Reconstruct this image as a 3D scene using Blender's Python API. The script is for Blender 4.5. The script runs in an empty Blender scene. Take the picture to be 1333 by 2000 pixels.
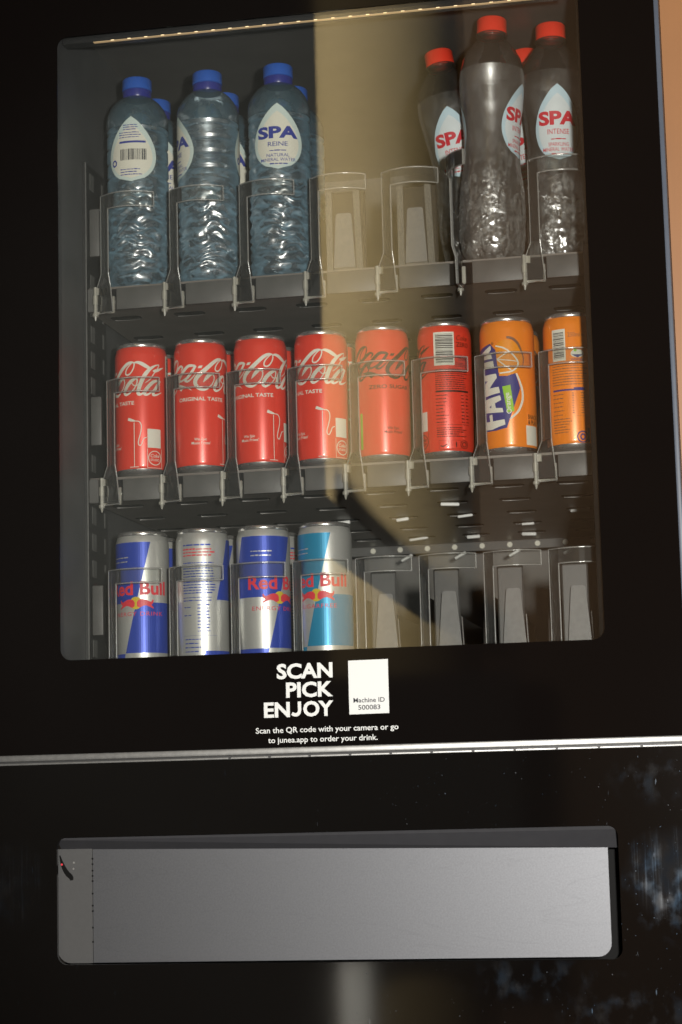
import bpy, bmesh, math, random
from mathutils import Vector, Matrix, Euler, noise as mnoise
from mathutils.geometry import tessellate_polygon

random.seed(7)
scene = bpy.context.scene
col = scene.collection
R_ = math.radians

# ------------------------------------------------------------------ camera
CAM = Vector((0.2414, -1.856, -0.3179))
yaw, pitch, roll = 0.1964, 0.1405, -0.0249
fwd = Vector((-math.sin(yaw) * math.cos(pitch), math.cos(yaw) * math.cos(pitch), math.sin(pitch)))
rgt = Vector((math.cos(yaw), math.sin(yaw), 0))
upv = rgt.cross(fwd)
r2 = rgt * math.cos(roll) + upv * math.sin(roll)
u2 = -rgt * math.sin(roll) + upv * math.cos(roll)
cd = bpy.data.cameras.new("camera")
cam = bpy.data.objects.new("camera", cd)
col.objects.link(cam)
cam.matrix_world = Matrix((
    (r2.x, u2.x, -fwd.x, CAM.x),
    (r2.y, u2.y, -fwd.y, CAM.y),
    (r2.z, u2.z, -fwd.z, CAM.z),
    (0, 0, 0, 1)))
cd.sensor_fit = 'VERTICAL'
cd.sensor_height = 36.0
cd.sensor_width = 24.0
cd.lens = 4040.5 / 2000 * 36
cd.clip_start = 0.05
cd.clip_end = 60
cd.dof.use_dof = True
cd.dof.focus_distance = 2.0
cd.dof.aperture_fstop = 11
scene.camera = cam

# ------------------------------------------------------------------ world, lamps, exposure
world = bpy.data.worlds.new("World")
scene.world = world
world.use_nodes = True
bg = world.node_tree.nodes["Background"]
bg.inputs[0].default_value = (1.0, 0.86, 0.70, 1)
bg.inputs[1].default_value = 0.012

def lamp(name, kind, loc, target, energy, color, **kw):
    d = bpy.data.lights.new(name, kind)
    d.energy = energy
    d.color = color
    for k, v in kw.items():
        setattr(d, k, v)
    o = bpy.data.objects.new(name, d)
    col.objects.link(o)
    o.location = loc
    o.rotation_euler = (Vector(target) - Vector(loc)).to_track_quat('-Z', 'Y').to_euler()
    return o

# the photographer's flash, a hand's breadth to the right of the lens
lamp("camera_flash", 'AREA', CAM + Vector((0.14, 0.02, 0.08)), (-0.10, 0.1, 0.08), 54, (1.0, 0.965, 0.91),
     shape='DISK', size=0.07)
# added spot in place of daylight, brightens the column mirrored in the window
lamp("added_column_spot", 'SPOT', (-3.2, -2.6, 1.5), (-0.70, -4.5, 0.9), 800, (1.0, 0.89, 0.66),
     spot_size=R_(100), spot_blend=0.5, shadow_soft_size=0.3)

lamp("added_post_spot", 'SPOT', (-1.75, -2.0, 0.0), (-0.776, -3.33, -1.05), 900, (1.0, 0.95, 0.86),  # added spot aimed at the post to brighten its mirror image
     spot_size=R_(24), spot_blend=0.5, shadow_soft_size=0.1)

vs = scene.view_settings
vs.view_transform = 'Standard'
vs.look = 'None'
vs.exposure = 0.0
vs.gamma = 1.0
vs.use_curve_mapping = False
scene.cycles.use_denoising = True
scene.cycles.max_bounces = 24
scene.cycles.transparent_max_bounces = 48
scene.cycles.transmission_bounces = 16
scene.cycles.glossy_bounces = 6
scene.cycles.caustics_reflective = False
scene.cycles.caustics_refractive = False
scene.cycles.sample_clamp_indirect = 8.0

# ------------------------------------------------------------------ object helpers
def tag(o, label=None, cat=None, group=None, kind=None):
    if label: o["label"] = label
    if cat: o["category"] = cat
    if group: o["group"] = group
    if kind: o["kind"] = kind
    return o

def empty(name, loc=(0, 0, 0), rot=(0, 0, 0)):
    o = bpy.data.objects.new(name, None)
    col.objects.link(o)
    o.location = loc
    o.rotation_euler = rot
    o.empty_display_size = 0.02
    return o

def put(name, me, mats=None, parent=None, loc=(0, 0, 0), rot=(0, 0, 0)):
    o = bpy.data.objects.new(name, me)
    col.objects.link(o)
    if mats and not me.materials:
        for m in (mats if isinstance(mats, (list, tuple)) else [mats]):
            me.materials.append(m)
    o.parent = parent
    o.location = loc
    o.rotation_euler = rot
    return o

def copy_tree(o, parent=None):
    c = o.copy()
    col.objects.link(c)
    c.parent = parent
    for ch in list(o.children):
        copy_tree(ch, c)
    return c

def finish(bm, name, smooth=False, angle=40):
    me = bpy.data.meshes.new(name)
    bmesh.ops.recalc_face_normals(bm, faces=bm.faces)
    if smooth:
        for f in bm.faces:
            f.smooth = True
        for e in bm.edges:
            if len(e.link_faces) == 2 and e.calc_face_angle(0) > R_(angle):
                e.smooth = False
    bm.to_mesh(me)
    bm.free()
    return me

def box_bm(bm, x0, x1, y0, y1, z0, z1, bevel=0.0, seg=2):
    r = bmesh.ops.create_cube(bm, size=1.0)
    vsx = r["verts"]
    for v in vsx:
        v.co = Vector((x0 + (v.co.x + .5) * (x1 - x0), y0 + (v.co.y + .5) * (y1 - y0), z0 + (v.co.z + .5) * (z1 - z0)))
    if bevel:
        es = {e for v in vsx for e in v.link_edges}
        bmesh.ops.bevel(bm, geom=list(es), offset=bevel, segments=seg, affect='EDGES', profile=0.5)

def box(name, x0, x1, y0, y1, z0, z1, mat, parent=None, bevel=0.0, seg=2):
    bm = bmesh.new()
    box_bm(bm, x0, x1, y0, y1, z0, z1, bevel, seg)
    return put(name, finish(bm, name, smooth=bevel > 0), mat, parent)

def cyl_bm(bm, p0, p1, r0, r1=None, n=16, caps=True):
    r1 = r0 if r1 is None else r1
    p0, p1 = Vector(p0), Vector(p1)
    ax = (p1 - p0).normalized()
    t = ax.orthogonal().normalized()
    b = ax.cross(t)
    A = [bm.verts.new(p0 + (t * math.cos(2 * math.pi * i / n) + b * math.sin(2 * math.pi * i / n)) * r0) for i in range(n)]
    B = [bm.verts.new(p1 + (t * math.cos(2 * math.pi * i / n) + b * math.sin(2 * math.pi * i / n)) * r1) for i in range(n)]
    for i in range(n):
        bm.faces.new((A[i], A[(i + 1) % n], B[(i + 1) % n], B[i]))
    if caps:
        bm.faces.new(A[::-1]); bm.faces.new(B)

def lathe_bm(bm, prof, n=64, rfun=None, close=True):
    rings = []
    for (r, z) in prof:
        if r < 1e-6:
            rings.append([bm.verts.new((0, 0, z))])
            continue
        ring = []
        for i in range(n):
            a = 2 * math.pi * i / n
            rr = r if rfun is None else rfun(r, z, a)
            ring.append(bm.verts.new((rr * math.cos(a), rr * math.sin(a), z)))
        rings.append(ring)
    for A, B in zip(rings, rings[1:]):
        if len(A) == 1 and len(B) == 1: continue
        for i in range(n):
            j = (i + 1) % n
            if len(A) == 1: bm.faces.new((A[0], B[j], B[i]))
            elif len(B) == 1: bm.faces.new((A[i], A[j], B[0]))
            else: bm.faces.new((A[i], A[j], B[j], B[i]))
    if close:
        if len(rings[0]) > 1: bm.faces.new(rings[0][::-1])
        if len(rings[-1]) > 1: bm.faces.new(rings[-1])

def rrect(x0, x1, z0, z1, r, n=6, rs=None):
    """rounded rectangle outline; rs = radii of (bl, br, tr, tl)"""
    rs = rs or (r, r, r, r)
    pts = []
    for (cx, cz, a0, q) in ((x0, z0, 180, rs[0]), (x1, z0, 270, rs[1]), (x1, z1, 0, rs[2]), (x0, z1, 90, rs[3])):
        sx = 1 if cx == x0 else -1
        sz = 1 if cz == z0 else -1
        if q <= 0:
            pts.append((cx, cz)); continue
        for i in range(n + 1):
            a = R_(a0 + 90 * i / n)
            pts.append((cx + sx * q + q * math.cos(a), cz + sz * q + q * math.sin(a)))
    return pts

def plate_me(name, loops, y0, y1):
    """plate in the xz plane from y0 to y1; the loops after the first are holes"""
    bm = bmesh.new()
    vl = [[Vector((p[0], p[1], 0)) for p in lp] for lp in loops]
    flat = [p for lp in loops for p in lp]
    tris = tessellate_polygon(vl)
    A = [bm.verts.new((p[0], y0, p[1])) for p in flat]
    B = [bm.verts.new((p[0], y1, p[1])) for p in flat]
    for t in tris:
        try:
            bm.faces.new([A[i] for i in t]); bm.faces.new([B[i] for i in reversed(t)])
        except ValueError:
            pass
    k = 0
    for lp in loops:
        n = len(lp)
        for i in range(n):
            j = (i + 1) % n
            bm.faces.new((A[k + i], A[k + j], B[k + j], B[k + i]))
        k += n
    return finish(bm, name)

# ------------------------------------------------------------------ materials
def nt(name):
    m = bpy.data.materials.new(name)
    m.use_nodes = True
    return m, m.node_tree, m.node_tree.nodes, m.node_tree.links

def pbr(name, colr, rough=0.5, metal=0.0, spec=0.5, noise=0.0, nscale=40.0, bump=0.0, bscale=400.0, coat=0.0, rnoise=0.0):
    m, t, N, L = nt(name)
    b = N["Principled BSDF"]
    b.inputs["Base Color"].default_value = (*colr, 1)
    b.inputs["Roughness"].default_value = rough
    b.inputs["Metallic"].default_value = metal
    b.inputs["Specular IOR Level"].default_value = spec
    b.inputs["Coat Weight"].default_value = coat
    b.inputs["Coat Roughness"].default_value = 0.08
    tc = N.new("ShaderNodeTexCoord")
    if noise or rnoise:
        n = N.new("ShaderNodeTexNoise")
        n.inputs["Scale"].default_value = nscale
        n.inputs["Detail"].default_value = 5
        L.new(tc.outputs["Object"], n.inputs["Vector"])
        if noise:
            mx = N.new("ShaderNodeMix"); mx.data_type = 'RGBA'; mx.blend_type = 'MULTIPLY'
            mr = N.new("ShaderNodeMapRange")
            mr.inputs["From Min"].default_value = 0.3; mr.inputs["From Max"].default_value = 0.7
            mr.inputs["To Min"].default_value = 1 - noise; mr.inputs["To Max"].default_value = 1 + noise * .4
            L.new(n.outputs["Fac"], mr.inputs["Value"])
            mx.inputs[0].default_value = 1
            mx.inputs[6].default_value = (*colr, 1)
            L.new(mr.outputs["Result"], mx.inputs[7])
            L.new(mx.outputs[2], b.inputs["Base Color"])
        if rnoise:
            mr2 = N.new("ShaderNodeMapRange")
            mr2.inputs["To Min"].default_value = max(0.02, rough - rnoise); mr2.inputs["To Max"].default_value = rough + rnoise
            L.new(n.outputs["Fac"], mr2.inputs["Value"])
            L.new(mr2.outputs["Result"], b.inputs["Roughness"])
    if bump:
        n2 = N.new("ShaderNodeTexNoise")
        n2.inputs["Scale"].default_value = bscale
        n2.inputs["Detail"].default_value = 3
        L.new(tc.outputs["Object"], n2.inputs["Vector"])
        bp = N.new("ShaderNodeBump")
        bp.inputs["Strength"].default_value = bump
        bp.inputs["Distance"].default_value = 0.0005
        L.new(n2.outputs["Fac"], bp.inputs["Height"])
        L.new(bp.outputs["Normal"], b.inputs["Normal"])
    return m

def clear(name, tint=(1, 1, 1), ior=1.5, rough=0.0, haze=0.0, hazecol=(.8, .8, .78), base=0.0, bump=0.0, bscale=150):
    """thin clear sheet: Fresnel mirror over straight transmission, with a little surface haze"""
    m, t, N, L = nt(name)
    N.remove(N["Principled BSDF"])
    out = N["Material Output"]
    tr = N.new("ShaderNodeBsdfTransparent"); tr.inputs[0].default_value = (*tint, 1)
    gl = N.new("ShaderNodeBsdfGlossy"); gl.inputs["Roughness"].default_value = rough
    fr = N.new("ShaderNodeFresnel"); fr.inputs["IOR"].default_value = ior
    mx = N.new("ShaderNodeMixShader")
    if bump:
        tc = N.new("ShaderNodeTexCoord")
        n2 = N.new("ShaderNodeTexNoise"); n2.inputs["Scale"].default_value = bscale
        L.new(tc.outputs["Object"], n2.inputs["Vector"])
        bp = N.new("ShaderNodeBump"); bp.inputs["Strength"].default_value = bump; bp.inputs["Distance"].default_value = 0.001
        L.new(n2.outputs["Fac"], bp.inputs["Height"])
        L.new(bp.outputs["Normal"], gl.inputs["Normal"]); L.new(bp.outputs["Normal"], fr.inputs["Normal"])
    if base:
        ad = N.new("ShaderNodeMath"); ad.operation = 'ADD'; ad.use_clamp = True
        ad.inputs[1].default_value = base
        L.new(fr.outputs[0], ad.inputs[0]); L.new(ad.outputs[0], mx.inputs[0])
    else:
        L.new(fr.outputs[0], mx.inputs[0])
    first = tr
    if haze:
        df = N.new("ShaderNodeBsdfDiffuse"); df.inputs[0].default_value = (*hazecol, 1)
        mh = N.new("ShaderNodeMixShader"); mh.inputs[0].default_value = haze
        L.new(tr.outputs[0], mh.inputs[1]); L.new(df.outputs[0], mh.inputs[2])
        first = mh
    L.new(first.outputs[0], mx.inputs[1]); L.new(gl.outputs[0], mx.inputs[2])
    L.new(mx.outputs[0], out.inputs[0])
    return m

def glow(name, colr, strength):
    m, t, N, L = nt(name)
    b = N["Principled BSDF"]
    b.inputs["Base Color"].default_value = (*colr, 1)
    b.inputs["Emission Color"].default_value = (*colr, 1)
    b.inputs["Emission Strength"].default_value = strength
    return m

def water_mat(name, tint, haze, hazecol, bump=0.0, bscale=200.0, zlo=0.0, zhi=1.0, rough=0.10, edge=0.2, e0=0.15, clearmix=0.5, dist=0.004, flatten=1.0, gior=1.55, litpatch=0.0, litscale=(200, 200, 200), littop=0.10):
    """water in a thin plastic bottle: refraction, some straight transmission, a soft gloss and a milky haze painted in for refracted brightness"""
    m, t, N, L = nt(name)
    N.remove(N["Principled BSDF"])
    g = N.new("ShaderNodeBsdfGlass"); g.inputs["IOR"].default_value = 1.33
    g.inputs["Color"].default_value = (*tint, 1); g.inputs["Roughness"].default_value = 0.0
    tr = N.new("ShaderNodeBsdfTransparent"); tr.inputs[0].default_value = (*tint, 1)
    mx = N.new("ShaderNodeMixShader"); mx.inputs[0].default_value = clearmix
    L.new(g.outputs[0], mx.inputs[1]); L.new(tr.outputs[0], mx.inputs[2])
    df = N.new("ShaderNodeBsdfDiffuse"); df.inputs[0].default_value = (*hazecol, 1)
    mh = N.new("ShaderNodeMixShader")
    lw = N.new("ShaderNodeLayerWeight"); lw.inputs["Blend"].default_value = 0.35
    hz = N.new("ShaderNodeMapRange"); hz.inputs["To Min"].default_value = haze; hz.inputs["To Max"].default_value = edge
    hz.inputs["From Min"].default_value = e0; hz.inputs["From Max"].default_value = 0.9
    L.new(lw.outputs["Facing"], hz.inputs["Value"])
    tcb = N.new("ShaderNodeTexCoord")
    mpb = N.new("ShaderNodeMapping"); mpb.inputs["Scale"].default_value = litscale
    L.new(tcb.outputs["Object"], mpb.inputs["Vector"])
    nb = N.new("ShaderNodeTexNoise"); nb.inputs["Scale"].default_value = 1.0; nb.inputs["Detail"].default_value = 4; nb.inputs["Distortion"].default_value = 0.8  # bright patches painted in for the uneven light refraction would give
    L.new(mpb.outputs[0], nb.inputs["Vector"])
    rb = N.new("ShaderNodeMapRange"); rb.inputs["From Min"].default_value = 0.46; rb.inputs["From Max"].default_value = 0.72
    rb.inputs["To Max"].default_value = litpatch
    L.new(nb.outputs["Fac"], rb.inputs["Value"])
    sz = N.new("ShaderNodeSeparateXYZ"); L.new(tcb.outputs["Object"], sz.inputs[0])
    rz = N.new("ShaderNodeMapRange"); rz.inputs["From Min"].default_value = littop; rz.inputs["From Max"].default_value = littop + .03
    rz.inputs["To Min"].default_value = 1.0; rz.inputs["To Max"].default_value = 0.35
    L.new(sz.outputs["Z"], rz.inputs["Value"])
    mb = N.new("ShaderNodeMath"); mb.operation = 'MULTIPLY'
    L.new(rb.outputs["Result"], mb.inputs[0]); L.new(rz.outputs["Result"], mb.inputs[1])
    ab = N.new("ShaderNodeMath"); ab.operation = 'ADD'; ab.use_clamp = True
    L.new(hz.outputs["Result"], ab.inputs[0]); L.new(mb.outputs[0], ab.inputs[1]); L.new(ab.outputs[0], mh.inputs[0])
    L.new(mx.outputs[0], mh.inputs[1]); L.new(df.outputs[0], mh.inputs[2])
    gl = N.new("ShaderNodeBsdfGlossy"); gl.inputs["Roughness"].default_value = rough
    fr = N.new("ShaderNodeFresnel"); fr.inputs["IOR"].default_value = gior
    mf = N.new("ShaderNodeMixShader")
    L.new(fr.outputs[0], mf.inputs[0]); L.new(mh.outputs[0], mf.inputs[1]); L.new(gl.outputs[0], mf.inputs[2])
    L.new(mf.outputs[0], N["Material Output"].inputs[0])
    if bump:
        tc = N.new("ShaderNodeTexCoord")
        sp = N.new("ShaderNodeSeparateXYZ"); L.new(tc.outputs["Object"], sp.inputs[0])
        mr = N.new("ShaderNodeMapRange"); mr.inputs["From Min"].default_value = zlo; mr.inputs["From Max"].default_value = zhi
        mr.inputs["To Min"].default_value = 1; mr.inputs["To Max"].default_value = 0
        L.new(sp.outputs["Z"], mr.inputs["Value"])
        mp = N.new("ShaderNodeMapping"); mp.inputs["Scale"].default_value = (bscale, bscale, bscale * flatten)
        L.new(tc.outputs["Object"], mp.inputs["Vector"])
        vo = N.new("ShaderNodeTexNoise"); vo.inputs["Scale"].default_value = 1.0; vo.inputs["Detail"].default_value = 1.5
        L.new(mp.outputs[0], vo.inputs["Vector"])
        mu = N.new("ShaderNodeMath"); mu.operation = 'MULTIPLY'
        L.new(vo.outputs["Fac"], mu.inputs[0]); L.new(mr.outputs["Result"], mu.inputs[1])
        bp = N.new("ShaderNodeBump"); bp.inputs["Strength"].default_value = bump; bp.inputs["Distance"].default_value = dist
        L.new(mu.outputs[0], bp.inputs["Height"])
        for q in (g, gl, fr): L.new(bp.outputs["Normal"], q.inputs["Normal"])
    return m

def scuffed_black(name):
    """black gloss panel with rubbed scuffs, their flash glints painted pale blue, and dust specks"""
    m, t, N, L = nt(name)
    b = N["Principled BSDF"]
    b.inputs["Specular IOR Level"].default_value = 0.50
    b.inputs["Roughness"].default_value = 0.06
    tc = N.new("ShaderNodeTexCoord")
    def mapping(scale, rot=(0, 0, 0)):
        mp = N.new("ShaderNodeMapping"); mp.inputs["Scale"].default_value = scale; mp.inputs["Rotation"].default_value = rot
        L.new(tc.outputs["Object"], mp.inputs["Vector"]); return mp
    def noise(mp, sc, det=4):
        n = N.new("ShaderNodeTexNoise"); n.inputs["Scale"].default_value = sc; n.inputs["Detail"].default_value = det
        L.new(mp.outputs[0], n.inputs["Vector"]); return n
    def ramp(src, lo, hi, a=0, c=1):
        mr = N.new("ShaderNodeMapRange"); mr.inputs["From Min"].default_value = lo; mr.inputs["From Max"].default_value = hi
        mr.inputs["To Min"].default_value = a; mr.inputs["To Max"].default_value = c
        mr.interpolation_type = 'SMOOTHSTEP'
        L.new(src, mr.inputs["Value"]); return mr.outputs["Result"]
    def math2(op, a, c):
        n = N.new("ShaderNodeMath"); n.operation = op
        for i, q in enumerate((a, c)):
            if isinstance(q, (int, float)): n.inputs[i].default_value = q
            else: L.new(q, n.inputs[i])
        return n.outputs[0]
    def spot(cx, cz, rx, rz):
        mp = N.new("ShaderNodeMapping"); mp.vector_type = 'POINT'
        mp.inputs["Location"].default_value = (-cx / rx, 0, -cz / rz)
        mp.inputs["Scale"].default_value = (1 / rx, 0, 1 / rz)
        L.new(tc.outputs["Object"], mp.inputs["Vector"])
        ln = N.new("ShaderNodeVectorMath"); ln.operation = 'LENGTH'
        L.new(mp.outputs[0], ln.inputs[0])
        return ramp(ln.outputs["Value"], 0.25, 1.0, 1, 0)
    streak = ramp(noise(mapping((430, 1, 11), (0, R_(8), 0)), 1.0, 3).outputs["Fac"], 0.52, 0.76)
    blot = ramp(noise(mapping((60, 1, 45)), 1.0, 5).outputs["Fac"], 0.47, 0.68)
    speck = ramp(noise(mapping((420, 1, 420)), 1.0, 1).outputs["Fac"], 0.73, 0.80)
    dash = ramp(noise(mapping((330, 1, 60), (0, R_(-20), 0)), 1.0, 1).outputs["Fac"], 0.735, 0.80)
    rub = math2('MULTIPLY', math2('MAXIMUM', spot(0.158, -0.385, 0.046, 0.045), math2('MULTIPLY', spot(-0.445, -0.385, 0.034, 0.05), 0.08))  , math2('MULTIPLY', math2('ADD', math2('MULTIPLY', streak, 0.75), 0.16), math2('ADD', math2('MULTIPLY', blot, 0.7), 0.3)))
    rub2 = math2('MULTIPLY', math2('MULTIPLY', spot(0.160, -0.40, 0.05, 0.05), blot), 0.6)
    patch = math2('MULTIPLY', math2('MAXIMUM', spot(0.03, -0.475, 0.08, 0.025), math2('MAXIMUM', spot(0.12, -0.50, 0.08, 0.035), spot(0.15, -0.30, 0.05, 0.03))), blot)
    right = N.new("ShaderNodeSeparateXYZ"); L.new(tc.outputs["Object"], right.inputs[0])
    rx = ramp(right.outputs["X"], -0.22, 0.14, 0.05, 1)
    dust = math2('MULTIPLY', math2('MAXIMUM', speck, math2('MULTIPLY', dash, 0.9)), rx)
    tot = math2('ADD', math2('ADD', math2('MULTIPLY', rub, 0.34), math2('MULTIPLY', rub2, 0.12)), math2('ADD', math2('MULTIPLY', patch, 0.022), math2('MULTIPLY', dust, 0.24)))
    hue = noise(mapping((90, 1, 60)), 1.0, 1)
    cr = N.new("ShaderNodeValToRGB")
    cr.color_ramp.elements[0].position = 0.35; cr.color_ramp.elements[0].color = (0.30, 0.52, 0.80, 1)
    cr.color_ramp.elements[1].position = 0.65; cr.color_ramp.elements[1].color = (0.62, 0.66, 0.72, 1)
    L.new(hue.outputs["Fac"], cr.inputs[0])
    mx = N.new("ShaderNodeMix"); mx.data_type = 'RGBA'
    L.new(tot, mx.inputs[0])
    mx.inputs[6].default_value = (0.0035, 0.0028, 0.0025, 1)
    L.new(cr.outputs[0], mx.inputs[7])
    L.new(mx.outputs[2], b.inputs["Base Color"])
    return m

def brushed(name, colr, rough):
    """bead-blasted steel with faint smears"""
    m, t, N, L = nt(name)
    b = N["Principled BSDF"]
    b.inputs["Metallic"].default_value = 1.0
    tc = N.new("ShaderNodeTexCoord")
    gr = N.new("ShaderNodeTexNoise"); gr.inputs["Scale"].default_value = 650; gr.inputs["Detail"].default_value = 2
    L.new(tc.outputs["Object"], gr.inputs["Vector"])
    mp = N.new("ShaderNodeMapping"); mp.inputs["Scale"].default_value = (4, 1, 17)
    L.new(tc.outputs["Object"], mp.inputs["Vector"])
    sm = N.new("ShaderNodeTexNoise"); sm.inputs["Scale"].default_value = 1; sm.inputs["Detail"].default_value = 6; sm.inputs["Distortion"].default_value = 1.2
    L.new(mp.outputs[0], sm.inputs["Vector"])
    line = N.new("ShaderNodeMath"); line.operation = 'SUBTRACT'; line.inputs[1].default_value = 0.52
    L.new(sm.outputs["Fac"], line.inputs[0])
    ab = N.new("ShaderNodeMath"); ab.operation = 'ABSOLUTE'; L.new(line.outputs[0], ab.inputs[0])
    lm = N.new("ShaderNodeMapRange"); lm.inputs["From Max"].default_value = 0.006; lm.inputs["To Min"].default_value = 0.945; lm.inputs["To Max"].default_value = 1
    L.new(ab.outputs[0], lm.inputs["Value"])
    gm = N.new("ShaderNodeMapRange"); gm.inputs["From Min"].default_value = 0.3; gm.inputs["From Max"].default_value = 0.7
    gm.inputs["To Min"].default_value = 0.92; gm.inputs["To Max"].default_value = 1.05
    L.new(gr.outputs["Fac"], gm.inputs["Value"])
    mu = N.new("ShaderNodeMath"); mu.operation = 'MULTIPLY'
    L.new(lm.outputs["Result"], mu.inputs[0]); L.new(gm.outputs["Result"], mu.inputs[1])
    mx = N.new("ShaderNodeMix"); mx.data_type = 'RGBA'; mx.blend_type = 'MULTIPLY'
    mx.inputs[0].default_value = 1; mx.inputs[6].default_value = (*colr, 1)
    L.new(mu.outputs[0], mx.inputs[7]); L.new(mx.outputs[2], b.inputs["Base Color"])
    b.inputs["Roughness"].default_value = rough
    bp = N.new("ShaderNodeBump"); bp.inputs["Strength"].default_value = 0.03; bp.inputs["Distance"].default_value = 0.0003
    L.new(gr.outputs["Fac"], bp.inputs["Height"]); L.new(bp.outputs["Normal"], b.inputs["Normal"])
    return m

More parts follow.
